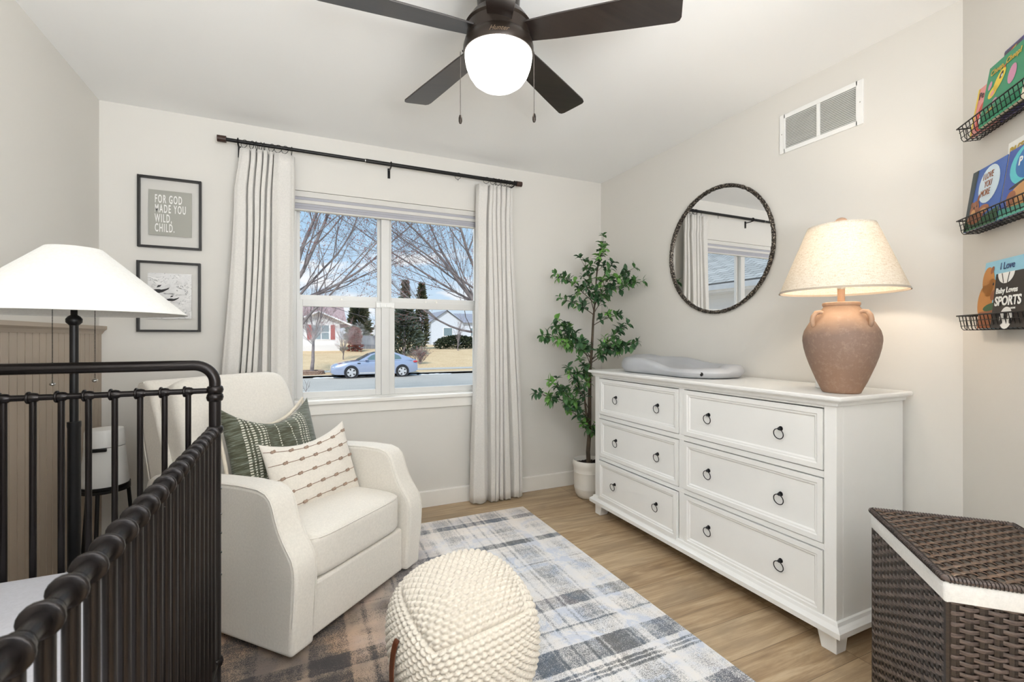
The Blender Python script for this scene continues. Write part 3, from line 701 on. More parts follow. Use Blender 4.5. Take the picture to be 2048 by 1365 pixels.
t = NT('bark'); t.set(rough=.85); t.color(t.ramp(t.noise(1, 5, .6, t.mapped((60, 60, 12))), [(.3, (56, 46, 38)), (.7, (104, 90, 74))])); t.bump(t.noise(1, 4, .6, t.mapped((90, 90, 20))), .6, .004); M_bark = t.m
O = Vector((1.94, 2.88, 0))
trunk = [Vector(p) - O for p in ((1.943, 2.885, .225), (1.938, 2.885, .33), (1.950, 2.885, .47), (1.955, 2.89, .70), (1.958, 2.89, .90), (1.972, 2.885, 1.1), (1.98, 2.88, 1.3), (1.99, 2.87, 1.45), (2.0, 2.865, 1.65), (2.03, 2.855, 1.85))]
m = MB().tube(trunk, [.017, .016, .015, .0135, .012, .010, .0085, .006, .004, .002], 10)
m.tube([Vector(p) - O for p in ((1.946, 2.885, .42), (1.925, 2.875, .55), (1.90, 2.865, .68), (1.885, 2.86, .80))], [.012, .010, .007, .004], 8)
tr_ = m.build('trunk', M_bark, pt, angle=60)
def tp(z):
    z = max(trunk[0].z, min(trunk[-1].z, z))
    for a, b2 in zip(trunk, trunk[1:]):
        if z <= b2.z: return a.lerp(b2, (z - a.z) / (b2.z - a.z))
    return trunk[-1]
tips = [((2.045, 2.85, 1.875), 1.66), ((1.70, 2.9, 1.615), 1.42), ((2.185, 2.62, 1.56), 1.46), ((2.15, 2.70, 1.64), 1.45), ((1.745, 2.88, 1.44), 1.34), ((2.085, 2.75, 1.33), 1.26), ((1.575, 2.86, 1.18), 1.02),
        ((2.09, 2.55, 1.14), .98), ((1.99, 2.62, 1.11), 1.0), ((1.71, 2.9, 1.27), 1.02), ((1.53, 2.86, .77), .60), ((1.60, 2.8, .85), .55), ((1.78, 2.84, .64), .45), ((1.94, 2.8, .52), .42), ((1.95, 2.82, 1.47), 1.38),
        ((1.866, 2.85, 1.72), 1.5), ((2.06, 2.78, 1.69), 1.5), ((1.84, 2.78, 1.58), 1.36), ((2.0, 2.74, 1.58), 1.4), ((1.80, 2.76, 1.12), .96), ((2.08, 2.66, 1.24), 1.0),
        ((1.70, 2.76, .93), .62), ((1.82, 2.78, .98), .75), ((1.99, 2.80, 1.78), 1.6), ((2.12, 2.9, 1.5), 1.35), ((1.66,2.85,1.24),1.05)]
br = MB(); leaves = MB(); rnd = random.Random(11)
def leaf(p, d, up, L, mi):
    d = d.normalized(); s_ = d.cross(up); s_ = s_.normalized() if s_.length > 1e-4 else d.orthogonal().normalized(); n = s_.cross(d).normalized()
    w_ = L * .24; leaves.cur = mi
    pts = []
    for q, (a, ww, dz) in enumerate(((0, .12, 0), (.28, .85, .05), (.55, 1, .04), (.8, .62, -.03), (1, .02, -.12))):
        c = p + d * (L * a) + n * (L * dz)
        pts += [c - s_ * w_ * ww + n * w_ * .25 * ww, c, c + s_ * w_ * ww + n * w_ * .25 * ww]
    fs = []
    for q in range(4): i = q * 3; fs += [(i, i + 1, i + 4, i + 3), (i + 1, i + 2, i + 5, i + 4)]
    leaves.add(pts, fs)
def rosette(p, d, n, L):
    mi = rnd.choice((0, 0, 0, 1, 1, 2))
    for k_ in range(n):
        a = 2 * PI * k_ / n + rnd.random(); u = d.orthogonal().normalized(); v = d.cross(u).normalized()
        dd = d * rnd.uniform(.15, .7) + (u * math.cos(a) + v * math.sin(a)) + Vector((0, 0, rnd.uniform(-.35, .1)))
        leaf(p + d * rnd.uniform(-.006, .006), dd, Vector((0, 0, 1)) + Vector((rnd.uniform(-.4, .4), rnd.uniform(-.4, .4), 0)), L * rnd.uniform(.75, 1.15), mi)
for tip, z0 in tips:
    b0 = tp(z0); e_ = Vector(tip) - O; ln = (e_ - b0).length
    mid = b0.lerp(e_, .5) + Vector((0, 0, .10 * ln)); P_ = []
    for q in range(9):
        s_ = q / 8; P_.append(b0.lerp(mid, s_).lerp(mid.lerp(e_, s_), s_))
    br.tube(P_, [.0035 * (1 - .7 * q / 8) for q in range(9)], 5)
    n_tw = max(3, int(ln / .058))
    for q in range(n_tw + 1):
        s_ = .30 + .70 * q / n_tw; i = min(7, int(s_ * 8)); p = P_[i].lerp(P_[i + 1], s_ * 8 - i); d = (P_[i + 1] - P_[i]).normalized()
        for side in range(2 if q < n_tw else 1):
            dd = (d + Vector((rnd.uniform(-1, 1), rnd.uniform(-1, .6), rnd.uniform(-.6, .9))) * (1.0 if q < n_tw else .2)).normalized()
            tw = p + dd * rnd.uniform(.02, .055)
            # keep clear of walls and of the dresser front
            tw.x = min(tw.x, 2.20 - O.x); tw.y = min(tw.y, 3.12 - O.y)
            br.tube([p, p.lerp(tw, .6) + Vector((0, 0, .003)), tw], [.0016, .0013, .0009], 4)
            rosette(tw, dd, rnd.choice((5, 6, 7)), rnd.uniform(.044, .060))
br.build('branches', M_bark, pt)
ML = []
for nm, c in (('leaf_dark', (56, 90, 58)), ('leaf_mid', (74, 114, 64)), ('leaf_bright', (108, 158, 76))):
    t = NT(nm); t.set(rough=.5, spec=.4); c_ = lin(c); t.color(t.ramp(t.noise(25, 3), [(.3, tuple(v * .75 for v in c_[:3]) + (1,)), (.7, tuple(v * 1.25 for v in c_[:3]) + (1,))])); ML.append(t.m)
for i, v in enumerate(leaves.v):
    leaves.v[i] = (min(v[0], 2.245 - O.x), min(v[1], 3.155 - O.y), v[2])
leaves.build('foliage', ML, pt, angle=80)

# ================================================================== RUG
tag(MB().box((-.43, .66, 0), (1.40, 2.876, .011)).build('area_rug', M_rug, smooth=False, bevel=.003), 'plaid area rug in cream, slate blue and brown on the wood floor', 'rug')

# ================================================================== ARMCHAIR
ch = thing('armchair', 'cream upholstered swivel recliner armchair in the corner by the window', 'armchair', (-.024, 2.377, .011), 42.5)
prof = [(-.425, .030), (-.432, .14), (-.440, .24), (-.443, .31), (-.440, .345), (-.430, .374), (-.412, .402), (-.388, .434), (-.366, .470), (-.350, .508), (-.338, .545), (-.324, .574), (-.300, .595), (-.26, .607), (-.16, .610), (0, .604), (.2, .592), (.36, .583), (.40, .56), (.415, .50), (.42, .30), (.42, .030)]
for sx in (-1, 1):
    xa, xb = sorted((sx * .285, sx * .392))
    a = MB().prism(prof, 0, xa, xb).build('armrest', M_chair, ch, angle=50, bevel=.016, bseg=3)
    for x in (sx * .3895, sx * .2895):
        path = [(x, y + .001, z) for y, z in prof[1:17]]
        # inset to follow the rounded edge
        cx, cz = 0, .25
        MB().tube([(x, y + (.0035 if y < 0 else -.002), z - (.0035 if z > .4 else 0)) for _, y, z in path], .0026, 6).build('piping', M_chair, a, angle=80)
MB().puff((0, -.085, .325), (.566, .655, .185), 14, 9, .10).build('seat_cushion', M_chair, ch, angle=80, weld=True)
# cushion piping along the front top edge
def edge_path(c, d, p, z):
    pts = []
    for i in range(80):
        a = 2 * PI * i / 80; u, w_ = math.cos(a), math.sin(a)
        r = (abs(u) ** p + abs(w_) ** p) ** (-1 / p); pts.append((c[0] + u * r * d[0] / 2, c[1] + w_ * r * d[1] / 2, z))
    return pts
MB().tube(edge_path((0, -.085), (.560, .649), 9, .395), .003, 6, closed=True).build('seat_piping', M_chair, ch, angle=80)
MB().box((-.284, -.402, .032), (.284, -.360, .236)).build('footrest_panel', M_chair, ch, angle=50, bevel=.012, bseg=3)
MB().box((-.285, -.36, .05), (.285, .36, .26)).build('seat_base', M_chair, ch, smooth=False, bevel=.01)
m = MB().puff((0, 0, .30), (.610, .190, .635), 14, 7.0); m.xf(Matrix.Translation((0, .245, .385)) @ Matrix.Rotation(R(-22), 4, 'X'))
bk = m.build('back_cushion', M_chair, ch, angle=80, weld=True)
m = MB(); m.tube([(x, 0, z + .30) for x, z, _ in edge_path((0, 0), (.604, .629), 5.5, 0)], .003, 6, closed=True); 
for q in range(len(m.v)): x, y, z = m.v[q]; m.v[q] = (x, y - .0, z)
m.xf(Matrix.Translation((0, .245, .385)) @ Matrix.Rotation(R(-22), 4, 'X')); m.build('piping', M_chair, bk, angle=80)
m = MB().prism([(.26, .33), (.44, .30), (.585, .88), (.595, .935), (.575, .962), (.54, .968), (.49, .93)], 0, -.325, .325)
sh_ = m.build('back_shell', M_chair, ch, angle=50, bevel=.03, bseg=4)
for x in (-.322, .322): MB().tube([(x, .45, .33), (x, .585, .87), (x, .588, .93), (x, .570, .955), (x, .54, .960)], .003, 6).build('piping', M_chair, sh_, angle=80)
MB().lathe([(0, 0), (.24, 0), (.25, .006), (.25, .018), (.10, .030), (.08, .05), (0, .05)], (0, .02, 0), 40).build('swivel_base', M_blackm, ch)

def pillow_mesh(w_, h_, t_, n=26, pinch=.07, sag=0.0, seed=1):
    m = MB(); rnd = random.Random(seed)
    for side in (-1, 1):
        vs = []
        for j in range(n + 1):
            for i in range(n + 1):
                u = math.sin((i / n - .5) * PI); v = math.sin((j / n - .5) * PI)
                x = w_ / 2 * u * (1 - pinch * (1 - v * v)); z = h_ / 2 * v * (1 - pinch * (1 - u * u))
                th = t_ / 2 * ((1 - abs(u) ** 2.4) * (1 - abs(v) ** 2.4)) ** .55
                if v > 0: z -= sag * (1 - u * u) ** 1.0 * v ** 2
                th += .004 * noise.noise(Vector((u * 3 + seed, v * 3, side))) * (1 - u * u) * (1 - v * v) * 4
                if sag and v > -.2: th *= 1 - .25 * math.exp(-(u * 3.5) ** 2) * max(0, v + .2)
                vs.append((x, side * th, z))
        fs = []
        for j in range(n):
            for i in range(n):
                a = j * (n + 1) + i; f = (a, a + 1, a + n + 2, a + n + 1); fs.append(f if side < 0 else f[::-1])
        m.add(vs, fs)
    return m
t = NT('green_woven'); t.set(rough=.95, sheen=.2); X, Y, Z = t.xyz()
slub = t.noise(1, 4, .7, t.mapped((14, 14, 160)))
basec = t.ramp(slub, [(.34, (56, 56, 42)), (.5, (84, 86, 68)), (.66, (124, 130, 120))])
bx = t.n('ShaderNodeMapRange'); t.l(X, bx.inputs[0]); bx.inputs[1].default_value = .03; bx.inputs[2].default_value = .22; bx.inputs[3].default_value = 0; bx.inputs[4].default_value = .22
basec = t.mix(bx.outputs[0], basec, (150, 158, 156))
st1 = stripes(t, X, [(-.178, .006, 1), (-.160, .003, 1), (-.118, .004, 1), (-.100, .006, 1), (-.086, .002, 1), (-.02, .003, 1), (.052, .003, 1), (.100, .005, 1), (.118, .003, 1), (.136, .006, 1), (.150, .002, 1), (-.142, .006, 1)], .0012)
dash = t.ramp(t.math('FRACT', t.math('MULTIPLY', Z, 88)), [(.0, (255, 255, 255)), (.5, (255, 255, 255)), (.55, (0, 0, 0)), (1, (0, 0, 0))])
t.color(t.mix(t.math('MULTIPLY', t.math('MINIMUM', st1, 1.0), dash), basec, (212, 210, 196))); t.bump(t.noise(1, 3, .6, t.mapped((60, 60, 400))), .5, .002); M_green = t.m
gp = thing('throw_pillow', 'olive green woven pillow with broken white stripes on the armchair', 'pillow', (-.024, 2.377, 0), 42.5)
Mg = Matrix.Translation((.008, .120, .655)) @ Matrix.Rotation(R(-20), 4, 'X') @ Matrix.Rotation(R(2), 4, 'Y')
o = pillow_mesh(.49, .44, .15, sag=.10, seed=2, pinch=.06).build('pillow_cover', M_green, gp, angle=85, weld=True)
o.matrix_local = Mg
M_cream = fabric('cream_pillow_back', (226, 216, 198), 400)
e_ = MB().tube([(x * .2455 * (1 - .06 * (1 - z * z)), .004, z * .2205 * (1 - .06 * (1 - x * x)) - (.10 * (1 - x * x) * z * z if z > 0 else 0)) for x, z in [(-1, -1 + q / 8) for q in range(16)] + [(-1 + q / 8, 1) for q in range(16)] + [(1, 1 - q / 8) for q in range(16)] + [(1 - q / 8, -1) for q in range(16)]], .008, 8, closed=True).build('pillow_back_edge', M_cream, gp, angle=80)
e_.matrix_local = Mg @ Matrix.Translation((-.008, .022, .004))
wp = thing('throw_pillow', 'small white lumbar pillow with rows of knotted brown tufts on the armchair', 'pillow', (-.024, 2.377, 0), 42.5)
M_wp = fabric('white_pillow', (232, 226, 216), 300, .3)
Mw = Matrix.Translation((.048, -.072, .562)) @ Matrix.Rotation(R(-9), 4, 'Z') @ Matrix.Rotation(R(-16), 4, 'X') @ Matrix.Rotation(R(-5), 4, 'Y')
W_, H_, T_ = .44, .35, .13
pm = pillow_mesh(W_, H_, T_, sag=.045, seed=7, pinch=.05); o = pm.build('pillow_cover', M_wp, wp, angle=85, weld=True); o.matrix_local = Mw
def pil_front(u, v, W_=W_, H_=H_, T_=T_, pinch=.05, sag=.045):
    x = W_ / 2 * u * (1 - pinch * (1 - v * v)); z = H_ / 2 * v * (1 - pinch * (1 - u * u)); th = T_ / 2 * max(0, (1 - abs(u) ** 2.4) * (1 - abs(v) ** 2.4)) ** .55
    if v > 0: z -= sag * (1 - u * u) * v * v
    th += .004 * noise.noise(Vector((u * 3 + 7, v * 3, -1))) * (1 - u * u) * (1 - v * v) * 4
    if v > -.2: th *= 1 - .25 * math.exp(-(u * 3.5) ** 2) * max(0, v + .2)
    return (x, -th - .0015, z)
M_tuft = mat('tuft_yarn', (156, 134, 118), .9, var=.25, scale=90); tpos = []; ln_ = MB(); rnd = random.Random(5)
for k_, v in enumerate((.78, .40, .02, -.36, -.72)):
    ln_.tube([pil_front(-.99 + 1.98 * q / 40, v) for q in range(41)], .0016, 5)
    u = -.85 + (.12 if k_ % 2 else 0)
    while u < .95:
        x, y, z = pil_front(u, v); tpos.append((x, y - .001, z)); u += .34
l1 = ln_.build('yarn_lines', M_tuft, wp); l1.matrix_local = Mw
t0_ = MB().ball((0, 0, 0), .0078, 7, 5, (1.2, .8, .9)).ball((.010, 0, .001), .0068, 6, 5, (1, .8, 1.1)).build('tuft', M_tuft, wp)
for i, p_ in enumerate(tpos):
    if i: c_ = t0_.copy(); COL.objects.link(c_); c_.parent = wp
    else: c_ = t0_
    c_.matrix_local = Mw @ Matrix.Translation(p_)

# ================================================================== POUF
pf = thing('pouf', 'round cream knitted pouf with a leather handle on the plaid rug', 'pouf', (.482, 1.436, .011), 0)
Mp = fabric('pouf_yarn', (224, 216, 203), 500, .4, .07)
def pouf():
    m = MB(); NC, NR, Q = 15, 22, 7
    rot = Matrix.Rotation(R(6), 3, 'Z') @ Matrix.Rotation(R(12), 3, 'X') @ Matrix.Rotation(R(-7), 3, 'Y')
    faces = [(Vector((0, -1, 0)), Vector((1, 0, 0)), Vector((0, 0, 1))), (Vector((1, 0, 0)), Vector((0, 1, 0)), Vector((0, 0, 1))),
             (Vector((0, 1, 0)), Vector((-1, 0, 0)), Vector((0, 0, 1))), (Vector((-1, 0, 0)), Vector((0, -1, 0)), Vector((0, 0, 1))), (Vector((0, 0, 1)), Vector((1, 0, 0)), Vector((0, 1, 0)))]
    for fi, (nn_, ua, wa) in enumerate(faces):
        top = fi == 4; NI, NJ = NC * Q, NR * Q; vs = []
        for i in range(NI + 1):
            for j in range(NJ + 1):
                a, b_ = i / NI * 2 - 1, j / NJ * 2 - 1
                q = nn_ + ua * math.tan(a * PI / 4) + wa * math.tan(b_ * PI / 4)
                p = 2.6; q = q * sum(abs(t) ** p for t in q) ** (-1 / p)
                fa = i / Q; fb = j / Q; row = math.floor(min(fb, NR - 1e-6)); sh = .5 if row % 2 else 0
                da = ((fa + sh) % 1) - .5; db = (fb % 1) - .5
                h_ = max(0, 1 - (da * da * 3.6 + db * db * 3.6)) ** .6
                lim = max(abs(a), abs(b_)) if top else max(0, b_)
                ed = min(1, (1 - lim) * 12)
                d = .0135 * h_ * (.45 + .55 * ed) - .006 * (1 - ed)
                v = rot @ q; n = v.normalized()
                vs.append((v.x * .222 + n.x * d, v.y * .222 + n.y * d, max(0.0, .205 + v.z * .208 + n.z * d)))
        fs = []
        for i in range(NI):
            for j in range(NJ):
                k_ = i * (NJ + 1) + j; fs.append((k_, k_ + NJ + 1, k_ + NJ + 2, k_ + 1))
        m.add(vs, fs)
    m.box((-.15, -.15, 0), (.15, .15, .05))
    return m
pouf().build('knitted_cover', Mp, pf, angle=180)
M_leather = mat('brown_leather', (96, 52, 30), .5, var=.12, scale=30, bump=.2, bscale=200)
m = MB(); hp = []
for q in range(15):
    a = PI * q / 14
    hp.append((math.cos(a) * .075, math.sin(a) * .016, q))
sec = []
dirv = Vector((-.949, -.316, 0)).normalized(); tv = Vector((0, 0, 1)); sv = dirv.cross(tv)
for c_, o_, q in hp:
    base = dirv * (.238 + o_ - .004 * (abs(c_) / .075) ** 2) + Vector((0, 0, .19)) + Vector((0, 0, c_ * 1.25)); sec += [base - sv * .011 - dirv * .001, base + sv * .011 - dirv * .001, base + sv * .011 + dirv * .002, base - sv * .011 + dirv * .002]
m.add(sec, [(i * 4 + k_, i * 4 + (k_ + 1) % 4, i * 4 + 4 + (k_ + 1) % 4, i * 4 + 4 + k_) for i in range(14) for k_ in range(4)] + [(0, 1, 2, 3), (59, 58, 57, 56)])
m.build('handle', M_leather, pf, angle=60)

# ================================================================== CRIB
CX0, CX1, CY0, CY1 = -.905, -.238, .31, 1.70
cb = thing('crib', 'dark bronze metal spindle crib in the left foreground', 'crib', ((CX0 + CX1) / 2, (CY0 + CY1) / 2, 0))
O2 = Vector(((CX0 + CX1) / 2, (CY0 + CY1) / 2, 0))
def cbuild(m, name, angle=60):
    m.xf(Matrix.Translation(-O2)); return m.build(name, M_iron, cb, angle=angle)
def collar_bar(a, b_, r, pos, big, skew=1):
    """a bar whose radius swells in a bell and disc at every given distance"""
    a, b_ = Vector(a), Vector(b_); L_ = (b_ - a).length; d = (b_ - a) / L_
    st = [(0, r)]
    for p in pos:
        for o_, rr in ((-.0125, r), (-.0124, big * .90), (-.0110, big), (-.0072, big), (-.0058, big * .90), (-.0056, big * .78), (.002, big * .80), (.0085, big * .72), (.0125, r * 1.04), (.0150, r)):
            st.append((p + o_ * skew, rr))
    st.append((L_, r)); st.sort(key=lambda q: q[0]); st = [q for q in st if 0 <= q[0] <= L_]
    return MB().tube([a + d * q for q, _ in st], [rr for _, rr in st], 20)
sp_r = .0078
# end frames
endx = [-.3073, -.3663, -.4253, -.4843, -.5433, -.6023, -.6613, -.7203, -.7793, -.8383]
sideY = [CY1 - .052 - .0595 * q for q in range(23)]; sideY = [y for y in sideY if y > CY0 + .03]
spE = spS = None
for Y0 in (CY1, CY0):
    z1 = 1.085; r = .055; p = []
    p += [(CX1, Y0, .99 + .01 * q) for q in range(4)]
    p = [(CX1, Y0, .995)] + [(CX1 - r + r * math.cos(R(a)), Y0, z1 - r + r * math.sin(R(a))) for a in range(0, 91, 10)] + [(CX0 + r - r * math.sin(R(a)), Y0, z1 - r + r * math.cos(R(a))) for a in range(0, 91, 10)] + [(CX0, Y0, .995)]
    cbuild(MB().tube(p, .0158, 18), 'top_rail')
    cbuild(collar_bar((CX1, Y0, 1.006), (CX0, Y0, 1.006), .0086, [CX1 - x for x in endx], .0168, -1), 'end_rail')
    cbuild(MB().tube([(CX1, Y0, .16), (CX0, Y0, .16)], .010, 12), 'bottom_rail')
    for x in endx:
        if spE is None: spE = cbuild(MB().tube([(x, Y0, .16), (x, Y0, 1.0)], sp_r, 12), 'spindle'); bx_, by_ = x, Y0
        else: c_ = spE.copy(); COL.objects.link(c_); c_.parent = cb; c_.location = (x - bx_, Y0 - by_, 0)
    for X0 in (CX0, CX1):
        m = MB().tube([(X0, Y0, .011 if X0 > -.43 and Y0 > 1 else 0), (X0, Y0, .03), (X0, Y0, .05), (X0, Y0, .055), (X0, Y0, 1.0)], [.017, .019, .021, .0165, .0165], 18)
        for z in (1.008, .985, .883, .16): m.tube([(X0, Y0, z - .013), (X0, Y0, z - .010), (X0, Y0, z), (X0, Y0, z + .010), (X0, Y0, z + .013)], [.0165, .021, .0235, .021, .0165], 18)
        cbuild(m, 'post')
for X0 in (CX1, CX0):
    cbuild(collar_bar((X0, CY0, .883), (X0, CY1, .883), .0108, [y - CY0 for y in reversed(sideY)], .0198, 1), 'side_rail')
    cbuild(MB().tube([(X0, CY0, .16), (X0, CY1, .16)], .012, 12), 'bottom_rail')
    for y in sideY:
        if spS is None: spS = cbuild(MB().tube([(X0, y, .16), (X0, y, .88)], .0088, 12), 'spindle'); bx_, by_ = X0, y
        else: c_ = spS.copy(); COL.objects.link(c_); c_.parent = cb; c_.location = (X0 - bx_, y - by_, 0)
m = MB()
for z in (.70, .62, .56, .50, .43): m.tube([(CX1 + .014, CY1 - .0, z), (CX1 + .019, CY1 - .0, z)], .0035, 8)
m.xf(Matrix.Translation(-O2)); m.build('bolt', M_steel, cb)
m = MB().box((CX0 + .012, CY0 + .02, .365), (CX1 - .012, CY0 + .04, .385)).box((CX0 + .012, CY1 - .04, .365), (CX1 - .012, CY1 - .02, .385)).box((CX0 + .012, CY0 + .02, .365), (CX0 + .03, CY1 - .02, .385)).box((CX1 - .03, CY0 + .02, .365), (CX1 - .012, CY1 - .02, .385))
for q in range(12): yy = CY0 + .1 + q * .105; m.box((CX0 + .02, yy, .37), (CX1 - .02, yy + .03, .38))
cbuild(m, 'mattress_support')
mt = MB().puff(((CX0 + CX1) / 2, (CY0 + CY1) / 2, .4625), (CX1 - CX0 - .03, CY1 - CY0 - .045, .148), 18, 12, .05)
tag(mt.build('crib_mattress', M_sheet, angle=80, weld=True), 'crib mattress in a plain white fitted sheet', 'mattress')

# ================================================================== FLOOR LAMP
fl_ = thing('floor_lamp', 'black floor lamp with a wide white cone shade behind the crib', 'lamp', (-.612, 1.81, 0))
M_fsh = fabric('white_lamp_shade', (222, 221, 216), 500, .1)
MB().lathe([(0, 0), (.125, 0), (.13, .004), (.13, .012), (.12, .018), (.03, .024), (.018, .04), (0, .04)], seg=40).build('base', M_blackm, fl_, angle=40)
MB().tube([(0, 0, .03), (0, 0, .90), (0, 0, .905), (0, 0, .919)], [.0155, .0155, .0165, .0165], 20).tube([(0, 0, .91), (0, 0, 1.22)], .0105, 18).build('pole', M_blackm, fl_)
MB().lathe([(0, -.017), (.010, -.016), (.019, -.006), (.0195, .004), (.014, .012), (.008, .016), (.008, .05), (0, .05)], (0, 0, 1.222), 24).build('knob', M_blackm, fl_, angle=60)
MB().lathe([(.279, 1.243), (.066, 1.437), (.062, 1.437), (.275, 1.243)], seg=72, cap=False).lathe([(.066, 1.437), (.002, 1.434)], seg=72, cap=False).build('lamp_shade', M_fsh, fl_, angle=60)
MB().lathe([(.280, 1.2425), (.2735, 1.2485), (.2715, 1.2465), (.275, 1.2415)], seg=72, cap=False).build('shade_trim', M_fsh, fl_)
MB().tube([(0, 0, 1.26), (0, 0, 1.36)], .012, 12).tube([(-.07, 0, 1.275), (.07, 0, 1.275)], .004, 8).build('socket', M_blackm, fl_)
for dx, zb_ in ((-.065, 1.037), (.0625, 1.048)):
    px_, py_ = dx * ca, dx * sa; c_ = MB(); z = 1.272
    while z > zb_: c_.ball((px_, py_, z), .0016, 5, 4); z -= .0045
    c_ = c_.tube([(px_, py_, 1.272), (px_, py_, zb_)], .0004, 4).build('pull_chain', M_blackm, fl_)
    MB().ball((px_, py_, zb_ - .006), .0075, 12, 8, (1, 1, .75)).build('chain_ball', M_steel, c_)

# ================================================================== DIAPER PAIL
dp = thing('diaper_pail', 'white lidded pail on a black metal stand behind the armchair', 'pail', (-.82, 2.75, 0))
M_pail = mat('pail_plastic', (232, 232, 230), .35, var=.01)
MB().lathe([(0, .49), (.087, .49), (.090, .50), (.074, .668), (0, .668)], seg=40).build('bucket', M_pail, dp, angle=40)
MB().lathe([(0, .671), (.075, .671), (.073, .735), (.068, .748), (0, .756)], seg=40).build('lid', M_pail, dp, angle=40)
MB().box((-.030, -.086, .655), (.030, -.072, .670)).build('handle', M_blackm, dp, bevel=.003)
MB().lathe([(.084, .465), (.094, .465), (.094, .478), (.091, .480), (.094, .483), (.094, .494), (.084, .494)], seg=40).lathe([(0, .485), (.084, .485), (.084, .49), (0, .49)], seg=40).build('stand_ring', M_blackm, dp, angle=40)
for a in (30, 150, 270):
    c_, s_ = math.cos(R(a)), math.sin(R(a)); MB().tube([(c_ * .086, s_ * .086, .475), (c_ * .125, s_ * .125, .0)], .008, 8).build('leg', M_blackm, dp)

# ================================================================== WICKER HAMPER
hm = thing('wicker_hamper', 'dark brown woven hamper with a lid and white liner beside the dresser', 'hamper', (1.625, .593, 0), 45)
def wicker(name, c0, c1, rough=.34):
    t = NT(name); t.set(rough=rough, spec=.6, coat=.15); t.color(t.ramp(t.noise(1, 4, .7, t.mapped((30, 30, 160))), [(.32, c0), (.68, c1)])); t.bump(t.noise(1, 3, .6, t.mapped((60, 60, 500))), .5, .002); return t.m
M_wk = wicker('wicker_dark', (56, 46, 44), (112, 98, 92), .28); M_wk2 = wicker('wicker_stake', (28, 21, 18), (52, 40, 34))
M_wlid = wicker('wicker_lid', (58, 40, 30), (104, 78, 60))
def weave(mb_rows, mb_st, P, wu, wv, pitch_u, pitch_v, amp=.0028):
    """P(u, v, d) -> point; rows run along u over and under stakes along v"""
    nst = max(2, round(wu / pitch_u)); nr = round(wv / pitch_v); pu = wu / nst; pv = wv / nr
    for r in range(nr):
        v0 = r * pv + pv * .12; v1 = (r + 1) * pv - pv * .12; n = nst * 6; vs = []
        for i in range(n + 1):
            u = wu * i / n; d = amp * math.sin(PI * u / pu + (PI if r % 2 else 0)) + amp
            for vv, dd in ((v0, -.0006), ((v0 + v1) / 2, .0007), (v1, -.0006)): vs.append(P(u, vv, d + dd))
        mb_rows.add(vs, [(i * 3 + k_, i * 3 + 3 + k_, i * 3 + 4 + k_, i * 3 + 1 + k_) for i in range(n) for k_ in range(2)])
    for q in range(nst):
        u = (q + .5) * pu; vs = []
        for vv in (0, wv): vs += [P(u - pu * .30, vv, amp * .9), P(u, vv, amp * 1.5), P(u + pu * .30, vv, amp * .9)]
        mb_st.add(vs, [(0, 1, 4, 3), (1, 2, 5, 4)])
ax_, ay_, zt = .22, .165, .586
faces_ = [(lambda u, v, d: (-ax_ + u, ay_ + d, .01 + v), 2 * ax_), (lambda u, v, d: (-ax_ - d, ay_ - u, .01 + v), 2 * ay_),
          (lambda u, v, d: (ax_ - u, -ay_ - d, .01 + v), 2 * ax_), (lambda u, v, d: (ax_ + d, -ay_ + u, .01 + v), 2 * ay_)]
mr_, ms_ = MB(), MB()
for P_, wu in faces_: weave(mr_, ms_, P_, wu, zt - .01, .026, .0125, .0036)
ms_.box((-ax_ + .002, -ay_ + .002, .01), (ax_ - .002, ay_ - .002, zt))
mr_.build('woven_body', M_wk, hm, angle=80); ms_.build('stakes', M_wk2, hm, smooth=False)
for sx in (-1, 1):
    for sy in (-1, 1): MB().tube([(sx * ax_, sy * ay_, 0), (sx * ax_, sy * ay_, zt)], .007, 8).build('corner_post', M_wk2, hm)
def rrect(hx_, hy_, r, n=5):
    pts = []
    for cx, cy, a0 in ((hx_ - r, hy_ - r, 0), (-hx_ + r, hy_ - r, 90), (-hx_ + r, -hy_ + r, 180), (hx_ - r, -hy_ + r, 270)):
        for q in range(n + 1): a = R(a0 + 90 * q / n); pts.append((cx + r * math.cos(a), cy + r * math.sin(a)))
    return pts
m = MB(); rings = []
for z, o_ in ((.566, .006), (.567, .0085), (.59, .009), (.608, .0085), (.612, .006)): rings.append([(x, y, z + .0015 * math.sin(i * 1.3)) for i, (x, y) in enumerate(rrect(ax_ + o_, ay_ + o_, .012))])
n_ = len(rings[0]); vs = [p for rg in rings for p in rg]
m.add(vs, [(j * n_ + i, j * n_ + (i + 1) % n_, (j + 1) * n_ + (i + 1) % n_, (j + 1) * n_ + i) for j in range(len(rings) - 1) for i in range(n_)] + [tuple(range((len(rings) - 1) * n_, len(rings) * n_))])
m.build('liner_band', M_liner, hm, angle=60)
M1, M2 = MB(), MB(); weave(M1, M2, lambda u, v, d: (-ax_ - .004 + v, ay_ + .004 - u, .618 + d), 2 * ay_ + .008, 2 * ax_ + .008, .025, .0165, .003)
M2.box((-ax_, -ay_, .613), (ax_, ay_, .618)); lid = M1.build('lid', M_wlid, hm, angle=80); M2.build('lid_stakes', M_wk2, lid, smooth=False)
m = MB(); pts = [(x, y, .619 + .0) for x, y in rrect(ax_ + .007, ay_ + .007, .016, 8)]
m.tube(pts, .0075, 10, closed=True)
for i in range(0, 150):
    s_ = i / 150 * len(pts); a, b_ = Vector(pts[int(s_)]), Vector(pts[(int(s_) + 1) % len(pts)])
m.build('lid_edge', M_wk, lid, angle=80)
